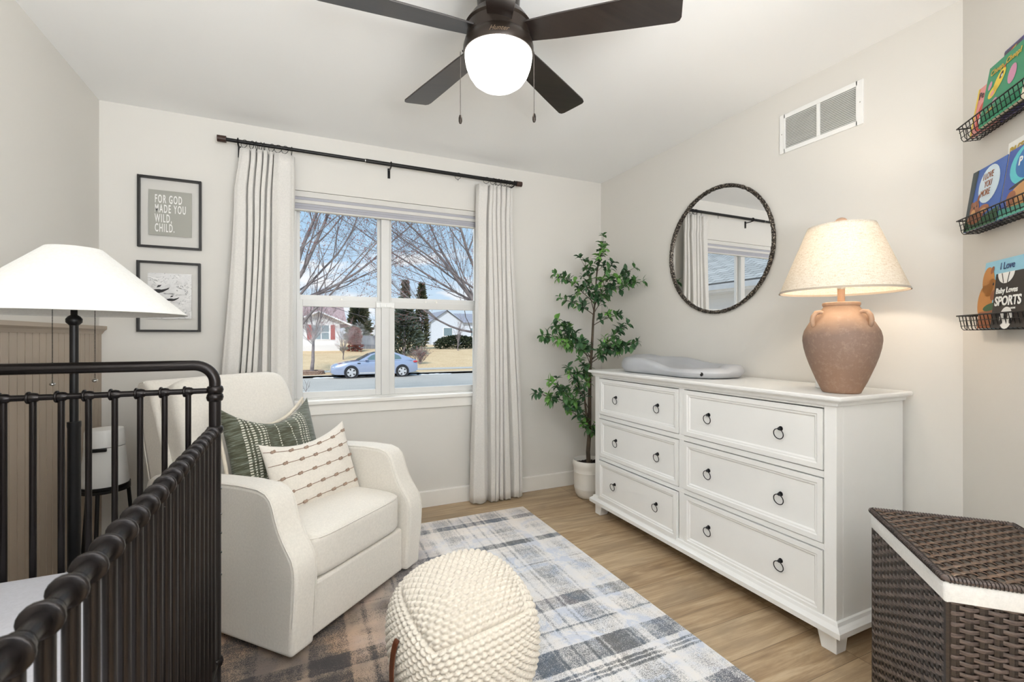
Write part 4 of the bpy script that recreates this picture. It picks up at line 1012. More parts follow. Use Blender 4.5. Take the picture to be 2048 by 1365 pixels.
# rounds of wrapping on the lid edge
m = MB()
per = [(ax_ * 2 * q / 60 - ax_, s_ * (ay_ + .007)) for q in range(61) for s_ in (-1, 1)] + [(s_ * (ax_ + .007), ay_ * 2 * q / 46 - ay_) for q in range(47) for s_ in (-1, 1)]
for x, y in per:
    d = (1, 0) if abs(abs(y) - ay_ - .007) < 1e-6 else (0, 1)
    m.tube([(x + (.0082 * math.cos(a) * d[1]) + .0012 * math.sin(a) * d[0], y + .0082 * math.cos(a) * d[0] + .0012 * math.sin(a) * d[1], .619 + .0082 * math.sin(a)) for a in [2 * PI * k_ / 8 for k_ in range(8)]], .0011, 4, closed=True)
m.build('edge_wrapping', M_wk2, lid, angle=80)

# ================================================================== WIRE BOOK LEDGES on the angled wall
AW = (2.259, .88)
def wall_thing(name, label, cat, tpos, z, group=None, off=0.0):
    return thing(name, label, cat, (AW[0] - .7071 * (tpos + .026) - .7071 * off, AW[1] - .7071 * (tpos + .026) + .7071 * off, z), 225, group)
def ledge(label, z):
    o = wall_thing('wire_basket_ledge', label, 'wall basket', .085, z); L_, D, H_ = .46, .066, .050
    m = MB()
    rim = [(0, -.001, 0), (0, -D, 0), (L_, -D, 0), (L_, -.001, 0)]
    m.tube(rim, .0024, 8).tube([(0, -.002, 0), (L_, -.002, 0)], .0024, 8)
    m.build('rim_wire', M_blackm, o)
    m = MB(); n = 21
    for q in range(n + 1):
        x = .014 + (L_ - .028) * q / n
        m.tube([(x, -D, 0), (x, -D + .008, -H_ + .006), (x, -D + .013, -H_), (x, -.008, -H_), (x, -.003, -H_ + .006), (x, -.002, 0)], .0013, 6)
    for y, zz in ((-D + .003, -.018), (-D + .0065, -.036), (-D + .016, -H_), (-.045, -H_), (-.032, -H_), (-.018, -H_), (-.006, -H_ + .004)): m.tube([(.010, y, zz), (L_ - .010, y, zz)], .0013, 6)
    for x in (.012, L_ - .012):
        for y in (-.042, -.028, -.014): m.tube([(x - .010 if x < .1 else x + .010, y, 0), (x, y, -H_)], .0013, 6)
    m.build('wire_grid', M_blackm, o); return o
ledge('black wire basket ledge, highest of the three, holding board books', 1.913)
ledge('black wire basket ledge, middle of the three, under the blue books', 1.585)
ledge('black wire basket ledge, lowest of the three, nearest the dresser top', 1.247)
M_page = mat('book_pages', (226, 214, 190), .85, var=.05, scale=200)
def flat(name, c, **k): return mat(name, c, .4, var=.05, scale=14, **k)
def book(label, zb_, tpos, w_, h_, th, cover, tilt=8, off=.052, group=None):
    """front of the cover faces -y; leans back onto the wall"""
    o = wall_thing('picture_book', label, 'book', tpos, zb_, group, off=off); 
    hold = Matrix.Rotation(R(-tilt), 4, 'X')
    m = MB().box((0, 0, 0), (w_, .0022, h_)).box((0, th - .0022, 0), (w_, th, h_)).box((0, 0, 0), (.0022, th, h_)).xf(hold); m.build('cover', cover, o, smooth=False, bevel=.0008)
    MB().box((.002, .0022, .002), (w_ - .002, th - .0022, h_ - .002)).xf(hold).build('pages', M_page, o, smooth=False)
    o['_t'] = tilt; del o['_t']; return o, hold
def art(o, hold, name, shapes, m, lay=0):
    for pts in shapes:
        MB().add([(x, -.0004 - lay * .0003, z) for x, z in pts], [tuple(range(len(pts)))]).xf(hold).build(name, m, o, smooth=False)
def ell(cx, cz, rx, rz, a=0, n=24):
    c_, s_ = math.cos(R(a)), math.sin(R(a)); return [(cx + rx * math.cos(t_) * c_ - rz * math.sin(t_) * s_, cz + rx * math.cos(t_) * s_ + rz * math.sin(t_) * c_) for t_ in [2 * PI * q / n for q in range(n)]]
def words(o, hold, s, size, m, x, z, sx=1, lay=4, align='LEFT', shear=0, bold=0, line=1.0):
    l_ = lettering('lettering', s, size, m, o, (0, 0, 0), sx=sx, align=align, shear=shear, bold=bold, line=line)
    l_.matrix_local = hold @ Matrix.Translation((x, -.0004 - lay * .0003, z)) @ Matrix.Rotation(R(90), 4, 'X') @ Matrix.Diagonal((sx, 1, 1, 1)); return l_
cP, cY, cR_, cG, cW, cK, cB, cT, cBr, cBr2, cGo, cPk, cPu, cGr2, cSky = [flat(n, c) for n, c in (('ink_pink', (232, 150, 148)), ('ink_yellow', (238, 208, 66)), ('ink_red', (214, 66, 48)), ('ink_green', (34, 142, 100)), ('ink_white', (240, 240, 236)), ('ink_black', (28, 26, 28)),
  ('ink_blue', (52, 96, 176)), ('ink_teal', (84, 196, 206)), ('ink_brown', (150, 88, 50)), ('ink_tan', (200, 146, 88)), ('ink_gold', (196, 164, 60)), ('ink_rose', (206, 140, 170)), ('ink_violet', (96, 92, 156)), ('ink_grass', (44, 92, 56)), ('ink_sky', (150, 206, 228)))]
Zb = 1.866
o, h = book('pink picture book with a red shape, leftmost on the highest ledge', Zb, .118, .14, .165, .010, cP, 9, .045)
art(o, h, 'cover_art', [ell(.052, .055, .030, .050)], cR_, 1); art(o, h, 'cover_art', [ell(.056, .045, .016, .030)], cW, 2); art(o, h, 'cover_art', [[(0, 0), (.010, 0), (.010, .165), (0, .165)]], cY, 1)
words(o, h, 'Pe', .034, cK, .014, .122, .9)
o, h = book('dark purple picture book standing behind the green bird book', Zb, .238, .19, .226, .008, cPu, 3, .022)
art(o, h, 'cover_art', [[(.0, .185), (.06, .19), (.09, .222), (0, .222)]], flat('ink_dusk', (78, 64, 90)), 1); art(o, h, 'cover_art', [ell(.03, .205, .020, .004, 30)], cR_, 2); art(o, h, 'cover_art', [ell(.045, .207, .018, .004, 30)], cGo, 3)
o, h = book('green picture book with a yellow bird, on the highest ledge', Zb, .200, .205, .197, .014, cG, 9, .060)
art(o, h, 'cover_art', [ell(.048, .098, .024, .017, 20), ell(.074, .125, .020, .036, -38)], cY, 1)
art(o, h, 'cover_art', [ell(.048, .094, .010, .008, 20)], cP, 2); art(o, h, 'cover_art', [ell(.082, .136, .0075, .012, -30)], cK, 3); art(o, h, 'cover_art', [ell(.086, .133, .004, .005)], cW, 4)
art(o, h, 'cover_art', [[(.088, .158), (.098, .166), (.094, .150)]], cR_, 2)
art(o, h, 'cover_art', [ell(.026, .128, .009, .014, -15)], cPk, 1); art(o, h, 'cover_art', [ell(.068, .062, .012, .008, 20), ell(.14, .11, .02, .03)], cPk, 1); art(o, h, 'cover_art', [ell(.050, .040, .020, .006, 10)], cGo, 1)
words(o, h, 'Cheep, Cheep!', .026, cGo, .018, .160, .95, bold=.0006)
Zb = 1.538
o, h = book('white picture book with gold letters behind the blue books', Zb, .262, .20, .248, .008, cW, 4, .030)
words(o, h, "I'M GETTING", .030, cGo, .012, .208, .8, bold=.0008); art(o, h, 'cover_art', [ell(.11, .190, .012, .010), ell(.14, .185, .01, .01)], cPk, 1)
o, h = book('blue picture book with a moon and brown bears on the middle ledge', Zb, .108, .185, .208, .012, cB, 8, .058)
art(o, h, 'cover_art', [[(0, 0), (.02, 0), (.035, .208), (0, .208)]], flat('ink_forest', (30, 52, 60)), 1); art(o, h, 'cover_art', [[(0, 0), (.185, 0), (.185, .050), (.10, .035), (0, .045)]], cGr2, 1)
art(o, h, 'cover_art', [ell(.108, .140, .056, .062)], flat('ink_moon', (206, 224, 236)), 1)
art(o, h, 'cover_art', [ell(.048, .068, .026, .030), ell(.030, .090, .007, .009), ell(.062, .100, .006, .018, -8), ell(.10, .058, .032, .016), ell(.060, .040, .045, .022)], cBr, 2); art(o, h, 'cover_art', [ell(.044, .060, .013, .010), ell(.10, .055, .018, .008)], cBr2, 3); art(o, h, 'cover_art', [ell(.044, .076, .003, .0035), ell(.060, .078, .003, .0035)], cK, 4)
for i_, s_ in enumerate(('I LOVE', 'YOU', 'MORE')): words(o, h, s_, .031, cBr, .072 + (.012 if i_ == 1 else -.002), .160 - i_ * .028, .62)
o, h = book('blue picture book with a teal crescent moon, right on the middle ledge', Zb, .300, .185, .212, .012, flat('ink_deep_blue', (48, 84, 168)), 8, .058)
art(o, h, 'cover_art', [ell(.092, .150, .072, .062)], cT, 1); art(o, h, 'cover_art', [ell(.106, .154, .060, .052)], flat('ink_night', (40, 110, 176)), 2); art(o, h, 'cover_art', [ell(.100, .095, .070, .006, 8)], cK, 2)
art(o, h, 'cover_art', [ell(.10, .055, .07, .038, 10)], cBr2, 3); art(o, h, 'cover_art', [ell(.05, .055, .022, .022), ell(.13, .04, .02, .02)], cBr, 4); art(o, h, 'cover_art', [[(0, 0), (.185, 0), (.185, .02), (0, .03)]], cTg := flat('ink_seafoam', (80, 160, 140)), 5)
words(o, h, 'P', .036, cW, .058, .150, .9, bold=.001)
Zb = 1.201
o, h = book('pale blue picture book with a brown bear on the lowest ledge', Zb, .165, .205, .222, .012, cSky, 6, .046)
gb = flat('ink_bear', (196, 132, 62))
art(o, h, 'cover_art', [ell(.030, .155, .032, .050, 10), ell(.050, .135, .030, .028, -20), ell(.024, .090, .040, .06)], gb, 1)
art(o, h, 'cover_art', [ell(.045, .192, .008, .013, -20), ell(.066, .108, .014, .018, -30)], cBr, 2); art(o, h, 'cover_art', [ell(.060, .145, .004, .005)], cK, 3); art(o, h, 'cover_art', [[(0, 0), (.205, 0), (.205, .05), (.09, .062), (0, .055)]], cBr, 3); art(o, h, 'cover_art', [ell(.06, .070, .040, .012, 8)], cGr2, 4)
words(o, h, 'I Love', .032, flat('ink_navy', (44, 62, 110)), .085, .188, .9)
o, h = book('black picture book with white letters and balls on the lowest ledge', Zb, .268, .18, .172, .014, cK, 5, .061)
art(o, h, 'cover_art', [[(.012, .172), (.092, .172)] + [(.052 + .040 * math.cos(R(-a)), .172 + .034 * math.sin(R(-a))) for a in range(10, 180, 12)]], cW, 1)
art(o, h, 'cover_art', [[(.030, .171), (.034, .171), (.046, .140), (.042, .140)], [(.066, .171), (.070, .171), (.064, .139), (.060, .140)]], cK, 2)
art(o, h, 'cover_art', [ell(.072, .030, .030, .034)], cW, 1); art(o, h, 'cover_art', [ell(.072, .036, .010, .011), ell(.050, .018, .006, .009), ell(.095, .02, .006, .009)], cK, 2)
words(o, h, 'Baby Loves', .024, cW, .012, .108, .95, bold=.0006); words(o, h, 'SPORTS', .040, cW, .012, .070, .9, bold=.0012)
words(o, h, 'A MOVE', .008, cW, .088, .056, .9)
o, h = book('dark green picture book at the right end of the lowest ledge', Zb, .376, .15, .222, .012, cGr2, 5, .036)

# ================================================================== OUTSIDE
GZ = -1.08
t = NT('asphalt'); t.set(rough=.8); t.color(t.mix(.5, t.ramp(t.noise(.35, 5, .6), [(.3, (172, 166, 158)), (.7, (200, 194, 186))]), t.ramp(t.noise(30, 3), [(.3, (166, 160, 152)), (.7, (202, 196, 188))]))); M_asph = t.m
t = NT('dry_lawn'); t.set(rough=1, spec=0); t.color(t.mix(.5, t.ramp(t.noise(.6, 5, .6), [(.3, (206, 176, 140)), (.7, (232, 208, 172))]), t.ramp(t.noise(9, 5, .7), [(.3, (180, 152, 118)), (.7, (236, 214, 178))]))); M_lawn = t.m
M_conc = mat('concrete', (190, 186, 180), .85, var=.06, scale=3)
def ground(name, pts, fs, m, kind='structure'):
    o = MB().add(pts, fs).build(name, m, smooth=False); o['kind'] = kind; return o
ground('lawn_near', [(-40, 3.5, -.6), (60, 3.5, -.6), (60, 9, GZ + .05), (-40, 9, GZ + .05), (-40, 11, GZ + .02), (60, 11, GZ + .02)], [(0, 1, 2, 3), (3, 2, 5, 4)], M_lawn)
ground('street', [(-60, 11, GZ), (90, 11, GZ), (90, 28.25, GZ), (-60, 28.25, GZ)], [(0, 1, 2, 3)], M_asph)
m = MB().box((-60, 28.2, GZ), (90, 28.35, GZ + .13)).box((-60, 28.2, GZ), (90, 28.5, GZ + .11)); struct(m.build('kerb', M_conc, smooth=False))
Lz = [(28.35, GZ + .12), (30.2, -.94), (31.4, -.90), (34, -.62), (38, -.25), (42, .06), (60, .25), (140, .6)]
def lz(y):
    for (a, u), (b_, v) in zip(Lz, Lz[1:]):
        if y <= b_: return u + (v - u) * (y - a) / (b_ - a)
    return .6
pts = [(x, y, z) for y, z in Lz for x in (-80, 130)]
ground('lawn_far', pts, [(i * 2, i * 2 + 1, i * 2 + 3, i * 2 + 2) for i in range(len(Lz) - 1)], M_lawn)
ground('sidewalk', [(-60, 30.2, -.925), (90, 30.2, -.925), (90, 31.3, -.885), (-60, 31.3, -.885)], [(0, 1, 2, 3)], M_conc)
t = NT('snow'); t.set(rough=.7); t.color((236, 240, 246))
m = MB(); rnd = random.Random(8)
for q in range(40): x = rnd.choice((rnd.uniform(6.2, 8.6), rnd.uniform(.8, 2.0), rnd.uniform(1.5, 6))); m.ball((x, 28.0 + rnd.uniform(-.12, .1), GZ + .01), rnd.uniform(.05, .16), 6, 4, (1.8, .8, .3))
tag(m.build('snow_patches', t.m), 'thin leftover snow along the far street gutter', 'snow', kind='stuff')

# ---- parked car, front to the left
car = thing('car', 'light blue four-door sedan parked across the street', 'car', (3.97, 27.95, GZ))
t = NT('car_paint'); t.set(rough=.25, metal=.4, coat=.8); t.color(lin((168, 180, 206))); M_car = t.m
M_tyre = mat('tyre', (38, 38, 40), .8); M_rim = mat('alloy', (196, 198, 202), .3, metal=.1); M_cgl = NT('car_glass'); M_cgl.set(rough=.08, spec=.8); M_cgl.color((96, 120, 124)); M_cgl = M_cgl.m
M_cblk = mat('car_trim', (40, 42, 48), .5)
xs = [-2.38, -2.34, -2.22, -2.0, -1.7, -1.35, -1.0, -.72, -.4, 0, .4, .8, 1.2, 1.55, 1.85, 2.1, 2.28, 2.36, 2.38]
def top_(x): return interp([(-2.38, .58), (-2.34, .66), (-2.2, .76), (-1.7, .87), (-1.1, .96), (-.75, .985), (0, .98), (1.0, 1.0), (1.7, 1.06), (2.2, 1.04), (2.32, .98), (2.38, .70)], x)
def bot_(x): return interp([(-2.38, .30), (-2.2, .22), (-1.6, .20), (1.6, .20), (2.2, .26), (2.38, .36)], x)
def hw_(x): return .905 * (1 - .13 * max(0, (abs(x) - 1.5) / .88) ** 2 * 1.6)
m = MB(); ns = 11; vs = []
WA = [(-1.345, .345), (1.45, .345)]
for x in xs + []:
    t0, b0, w0 = top_(x), bot_(x), hw_(x)
    for q in range(ns):
        s_ = q / (ns - 1); 
        prof_ = [(-.97, 0), (-1.0, .25), (-1.0, .55), (-.97, .85), (-.90, .97), (0, 1.02), (.90, .97), (.97, .85), (1.0, .55), (1.0, .25), (.97, 0)][q]
        vs.append((x, prof_[0] * w0, b0 + (t0 - b0) * prof_[1]))
m.add(vs, [(i * ns + q, i * ns + q + 1, (i + 1) * ns + q + 1, (i + 1) * ns + q) for i in range(len(xs) - 1) for q in range(ns - 1)] + [tuple(range(ns)), tuple((len(xs) - 1) * ns + q for q in range(ns))])
m.build('body', M_car, car, angle=45, weld=True)
cab = [(-.95, .965), (-.30, 1.32), (.05, 1.42), (.55, 1.455), (1.05, 1.41), (1.55, 1.24), (2.02, 1.05)]
m = MB(); vs = []
for x, z in cab:
    hz = (z - .95) / .5
    for sgn in (-1, 1): vs += [(x, sgn * (.86), .95), (x, sgn * (.86 - .20 * hz), z)]
n_ = len(cab)
fs = []
for i in range(n_ - 1):
    a, b_ = i * 4, i * 4 + 4
    fs += [(a, b_, b_ + 1, a + 1), (a + 2, a + 3, b_ + 3, b_ + 2), (a + 1, b_ + 1, b_ + 3, a + 3)]
m.add(vs, fs); m.build('roof', M_car, car, angle=50, weld=True)
# side windows and screens as slightly raised panes
def sidewin(pts):
    m = MB()
    for sgn in (-1, 1):
        vs = []
        for x, z in pts: hz = (z - .95) / .5; vs.append((x, sgn * (.866 - .20 * hz), z))
        n_ = len(vs); m.add(vs, [tuple(range(n_))])
    return m.build('side_window', M_cgl, car, smooth=False)
sidewin([(-.62, 1.0), (-.22, 1.27), (.10, 1.365), (.36, 1.385), (.36, 1.0)]); sidewin([(.42, 1.0), (.42, 1.388), (.62, 1.39), (.98, 1.345), (1.28, 1.23), (1.42, 1.08), (1.40, 1.02)])
m = MB(); m.add([(-.93, -.70, .985), (-.93, .70, .985), (-.30, .60, 1.335), (-.30, -.60, 1.335)], [(0, 1, 2, 3)]); m.build('windscreen', M_cgl, car, smooth=False)
for wx in (-1.345, 1.45):
    for sy in (-1, 1):
        w_ = MB().lathe([(.0, -.10), (.30, -.10), (.325, -.07), (.325, .07), (.30, .10), (.235, .10), (.225, .085), (0, .085)], seg=36)
        # lathe axis turned to point sideways
        w_.xf(Matrix.Translation((wx, sy * .835, .325)) @ Matrix.Rotation(R(-90 if sy > 0 else 90), 4, 'X')); wo = w_.build('wheel', M_tyre, car, angle=40)
        r_ = MB()
        for q in range(5):
            a = 2 * PI * q / 5; c_, s_ = math.cos(a), math.sin(a)
            r_.add([(c_ * .04 - s_ * .05, s_ * .04 + c_ * .05, .104), (c_ * .04 + s_ * .05, s_ * .04 - c_ * .05, .104), (c_ * .225 + s_ * .075, s_ * .225 - c_ * .075, .100), (c_ * .225 - s_ * .075, s_ * .225 + c_ * .075, .100)], [(0, 1, 2, 3)])
        r_.lathe([(.215, .098), (.24, .104), (.24, .09)], seg=32, cap=False).lathe([(0, .11), (.045, .108), (.05, .10)], seg=16, cap=False)
        r_.xf(Matrix.Translation((wx, sy * .835, .325)) @ Matrix.Rotation(R(-90 if sy > 0 else 90), 4, 'X')); r_.build('rim', M_rim, wo, angle=40)
        MB().lathe([(.335, .0), (.385, .0), (.385, .006), (.335, .006)], seg=40).xf(Matrix.Translation((wx, sy * .912, .335)) @ Matrix.Rotation(R(90 if sy < 0 else -90), 4, 'X')).build('wheel_arch', M_cblk, car)
m = MB().box((-2.37, -.55, .36), (-2.33, .55, .50)); m.build('grille', M_cblk, car)
MB().ball((-2.20, -.70, .62), .12, 12, 8, (1.3, .5, .45)).ball((-2.20, .70, .62), .12, 12, 8, (1.3, .5, .45)).build('headlight', M_rim, car)
t = NT('tail_lamp'); t.set(rough=.2, coat=.5); t.color((196, 60, 66))
MB().ball((2.22, -.74, .86), .17, 12, 8, (1.0, .6, .42)).ball((2.22, .74, .86), .17, 12, 8, (1.0, .6, .42)).build('tail_light', t.m, car)
MB().box((-.62, -1.02, .99), (-.46, -.90, 1.09)).box((-.62, .90, .99), (-.46, 1.02, 1.09)).build('wing_mirror', M_car, car, bevel=.02)
MB().box((-.9, -.912, .24), (.95, -.900, .32)).box((-.9, .900, .24), (.95, .912, .32)).build('sill_trim', M_rim, car)
MB().box((-1.02, -.908, .80), (-.86, -.903, .85)).build('side_vent', M_cblk, car)

# ---- houses
t = NT('lap_siding'); t.set(rough=.7); z_ = t.xyz()[2]
fz = t.math('FRACT', t.math('MULTIPLY', z_, 7.0)); t.color((232, 234, 238)); t.bump(fz, .9, .02); M_sid = t.m
t = NT('shingles'); t.set(rough=.9); t.color(t.ramp(t.noise(1, 4, .7, t.mapped((5, 5, 24))), [(.3, (150, 124, 124)), (.7, (196, 172, 172))])); M_shing = t.m
M_shut = mat('shutter_red', (150, 58, 50), .6, var=.08); M_hw = mat('house_window_glass', (120, 140, 150), .15, var=.1); M_fasc = mat('fascia', (236, 236, 238), .6)
hs = thing('house', 'white sided house with red shutters across the street', 'house', (0, 42, 0))
MB().box((-9, 2.0, -.3), (3.15, 9, 2.35)).build('wall', M_sid, hs, smooth=False)
MB().box((-.55, 0, -.3), (3.15, 2.0, 2.35)).prism([(-.9, 2.35), (3.6, 2.35), (1.5, 3.25)], 1, 0, 2.0).build('front_wing', M_sid, hs, smooth=False)
m = MB(); m.add([(-1.1, -.35, 2.22), (1.5, -.35, 3.36), (1.5, 5.5, 3.36), (-1.1, 5.5, 2.22), (4.1, -.35, 2.22), (4.1, 5.5, 2.22)], [(0, 1, 2, 3), (1, 4, 5, 2)])
m.add([(-10, 1.4, 2.2), (3.9, 1.4, 2.2), (3.9, 5.6, 4.1), (-10, 5.6, 4.1), (3.9, 10, 2.2), (-10, 10, 2.2)], [(0, 1, 2, 3), (3, 2, 4, 5), (1, 4, 2)])
rf = m.build('roof', M_shing, hs, smooth=False); md = rf.modifiers.new('thick', 'SOLIDIFY'); md.thickness = .08
m = MB().tube([(-1.1, -.36, 2.20), (1.5, -.36, 3.34), (4.1, -.36, 2.20)], .085, 6); m.tube([(3.9, 1.4, 2.2), (4.1, 1.4, 2.16)], .08, 6).build('fascia', M_fasc, hs)
m = MB().box((1.03, -.05, .99), (2.34, .0, 1.05)).box((1.03, -.05, 2.21), (2.34, 0, 2.28)).box((1.03, -.05, 1.0), (1.09, 0, 2.25)).box((2.28, -.05, 1.0), (2.34, 0, 2.25)).box((1.65, -.05, 1.0), (1.72, 0, 2.25)).box((1.08, -.045, 1.60), (2.3, 0, 1.65))
wd = m.build('window_frame', M_fasc, hs, smooth=False); MB().box((1.08, -.03, 1.04), (2.29, -.01, 2.22)).build('pane', M_hw, wd, smooth=False)
for x in (.60, 2.42): MB().box((x, -.05, 1.0), (x + .34, 0, 2.26)).build('shutter', M_shut, hs, smooth=False)
MB().box((-.52, -.06, -.3), (-.42, 0, 2.3)).build('downspout', M_fasc, hs, smooth=False)
tag(hs, hs['label'], 'house')
# wooden fence right of the house
t = NT('grey_boards'); t.set(rough=.9); t.color(t.ramp(t.noise(1, 4, .6, t.mapped((5, 5, .6))), [(.3, (104, 112, 126)), (.7, (146, 152, 162))])); M_fen = t.m
fe = thing('board_fence', 'weathered grey wooden board fence right of the white house', 'fence', (4.6, 46, lz(46)))
m = MB(); x = 0
while x < 3.4: m.box((x, 0, 0), (x + .13, .03, 1.28 + (.06 if int(x * 7.1) % 5 == 0 else 0))); x += .145
m.build('board_panel', M_fen, fe, smooth=False); MB().box((0, .03, .3), (3.4, .08, .4)).box((0, .03, 1.0), (3.4, .08, 1.1)).build('fence_rail', M_fen, fe, smooth=False)
sh = thing('shed', 'small white shed with a pitched roof behind the fence', 'shed', (8.6, 60, lz(60)))
MB().box((-1.6, 0, 0), (1.6, 3, 1.25)).prism([(-1.6, 1.25), (1.6, 1.25), (0, 2.3)], 1, 0, 3).build('wall', M_sid, sh, smooth=False)
m = MB(); m.add([(-1.9, -.2, 1.1), (0, -.2, 2.42), (0, 3.2, 2.42), (-1.9, 3.2, 1.1), (1.9, -.2, 1.1), (1.9, 3.2, 1.1)], [(0, 1, 2, 3), (1, 4, 5, 2)]); m.build('roof', M_fasc, sh, smooth=False)
h2 = thing('house', 'pale blue-white house half hidden behind branches and a dark hedge', 'house', (20, 60, lz(60)))
MB().box((-4.2, 0, -.3), (6, 8, 3.1)).prism([(-4.2, 3.1), (0, 3.1), (-2.1, 4.5)], 1, 0, 8).build('wall', mat('pale_siding', (206, 214, 226), .7), h2, smooth=False)
m = MB(); m.add([(-4.6, -.3, 2.9), (-2.1, -.3, 4.6), (-2.1, 8, 4.6), (-4.6, 8, 2.9), (.3, -.3, 2.9), (.3, 8, 2.9)], [(0, 1, 2, 3), (1, 4, 5, 2)]); m.add([(0, -.4, 2.95), (7, -.4, 2.95), (7, 4, 4.4), (0, 4, 4.4)], [(0, 1, 2, 3)]); m.build('roof', mat('grey_roof', (150, 152, 164), .9, var=.1, scale=4), h2, smooth=False)
for x in (-2.6, 1.2, 4.0): f_ = MB().box((x, -.06, 1.1), (x + 1.3, 0, 2.3)).build('window_frame', M_fasc, h2, smooth=False); MB().box((x + .08, -.08, 1.18), (x + 1.22, -.06, 2.22)).build('pane', M_hw, f_, smooth=False)

# neighbouring garage wing seen in the mirror, left of the window outside
t = NT('grey_shingle_rows'); t.set(rough=1, spec=0); cx_ = t.n('ShaderNodeTexBrick'); t.l(t.mapped((1, 1, 1)), cx_.inputs['Vector'])
for k2, v in (('Scale', 1.0), ('Brick Width', .32), ('Row Height', .14), ('Mortar Size', .008)): cx_.inputs[k2].default_value = v
cx_.inputs['Color1'].default_value = lin((186, 184, 180)); cx_.inputs['Color2'].default_value = lin((214, 212, 208)); cx_.inputs['Mortar'].default_value = lin((110, 108, 106)); t.color(cx_.outputs[0]); M_gsh = t.m
gw = thing('garage', 'attached garage wing with a grey shingled roof, seen in the mirror', 'garage', (-3.2, 7.2, -.9))
MB().box((-6, -3.6, 0), (0, 3.6, 3.0)).build('wall', M_sid, gw, smooth=False)
def slope(x0, z0, x1, z1, y0, y1, m_, nm):
    L_ = math.hypot(x1 - x0, z1 - z0); a = math.atan2(z1 - z0, x0 - x1)
    o = MB().box((0, 0, 0), (y1 - y0, L_, .04)).build(nm, m_, gw, smooth=False)
    # local x along the eave, local y up the slope
    ex = Vector((0, 1, 0)); ey = Vector((x1 - x0, 0, z1 - z0)).normalized(); ez = ex.cross(ey)
    o.matrix_local = Matrix(((ex.x, ey.x, ez.x, x0), (ex.y, ey.y, ez.y, y0), (ex.z, ey.z, ez.z, z0), (0, 0, 0, 1))); return o
slope(.45, 3.08, -3.0, 4.7, -4.0, 4.0, M_gsh, 'roof'); slope(-6.45, 3.08, -3.0, 4.7, -4.0, 4.0, M_gsh, 'roof')
MB().box((.40, -4.0, 2.98), (.52, 4.0, 3.08)).box((0, -4.0, 2.94), (.45, 4.0, 2.99)).build('gutter', M_fasc, gw, smooth=False)

# ---- bare trees
t = NT('winter_bark'); t.set(rough=.95, spec=.1); t.color(t.ramp(t.noise(4, 4, .6), [(.3, (112, 104, 106)), (.7, (160, 152, 152))])); M_wb = t.m
M_bud = mat('tree_buds', (150, 92, 84), .8, var=.2)
def bare_tree(name, label, base, stems, seed, twig=.004, depth=5, buds=.012, spread=.55, budn=1, curve=.25, cat='tree', thin=.62, group=None, kids=3):
    rnd = random.Random(seed); m = MB(); bd = MB(); b0 = Vector(base)
    def grow(p, d, L, r, lev):
        n = 5 if lev < 2 else 4; pts = [p]; dirs = []
        for q in range(n):
            d = (d + Vector((rnd.uniform(-1, 1), rnd.uniform(-1, 1), rnd.uniform(-.5, .9))) * curve * .45).normalized(); p = p + d * (L / n); pts.append(p); dirs.append(d)
        m.tube([v - b0 for v in pts], [max(twig * .6, r * (1 - .45 * q / n)) for q in range(n + 1)], 6 if lev < 2 else 4 if lev < 4 else 3, cap=False)
        if lev >= depth:
            if buds:
                for q in range(budn): v = pts[rnd.randrange(2, n + 1)] - b0; bd.ball(v, buds * rnd.uniform(.5, 1.1), 4, 3)
            return
        for q in range(kids + (1 if lev == 0 else 0)):
            i = rnd.randrange(1, n + 1); dd = (dirs[min(i, n - 1)] + Vector((rnd.uniform(-1, 1), rnd.uniform(-1, 1), rnd.uniform(-.6, .9))) * spread).normalized()
            grow(pts[i], dd, L * rnd.uniform(.55, .85), r * thin * (1 - .3 * i / n), lev + 1)
        grow(pts[-1], d, L * .75, r * .55, lev + 1)
    root = thing(name, label, cat, base, 0, group)
    for p, d, L, r in stems:
        grow(Vector(p), Vector(d).normalized(), L, r, 0)
    m.build('trunk_and_branches', M_wb, root, angle=80)
    if buds and bd.v: bd.build('buds', M_bud, root, smooth=False)
    return root
bare_tree('bare_tree', 'bare spreading tree in front, its branches filling the right window', (5.6, 13.5, GZ + .05),
          [((5.6, 13.5, GZ), (-.04, 0, 1), 3.0, .15), ((5.5, 13.4, 1.6), (-.40, -.1, 1), 3.0, .060), ((5.5, 13.4, 1.3), (-.85, -.1, .95), 3.2, .060), ((5.5, 13.4, 1.9), (-1, .1, .62), 3.2, .045), ((5.5, 13.4, 1.5), (-.6, .1, 1.3), 2.8, .05), ((5.5, 13.4, 1.2), (-1, .0, .12), 2.0, .045), ((5.0, 13.4, 2.6), (-1, .0, .35), 2.6, .035)], 21, twig=.0028, depth=4, buds=.014, budn=3, spread=.75, kids=3, thin=.40, curve=.38)
bare_tree('bare_tree', 'bare tree with ascending stems filling the upper left window', (-.9, 13.5, GZ + .05),
          [((-.9, 13.5, GZ), (.03, 0, 1), 2.9, .15), ((-.75, 13.4, 2.2), (.42, 0, 1), 3.0, .055), ((-.7, 13.4, 1.7), (.85, .1, 1.2), 3.6, .062), ((-.7, 13.4, 2.6), (.25, .1, 1), 2.6, .06), ((-.6, 13.4, 1.8), (1, 0, .62), 3.0, .05), ((-.6, 13.5, 1.9), (1, .1, .35), 2.6, .03)], 35, twig=.0028, depth=4, buds=.014, budn=3, spread=.72, kids=3, thin=.40, curve=.38)
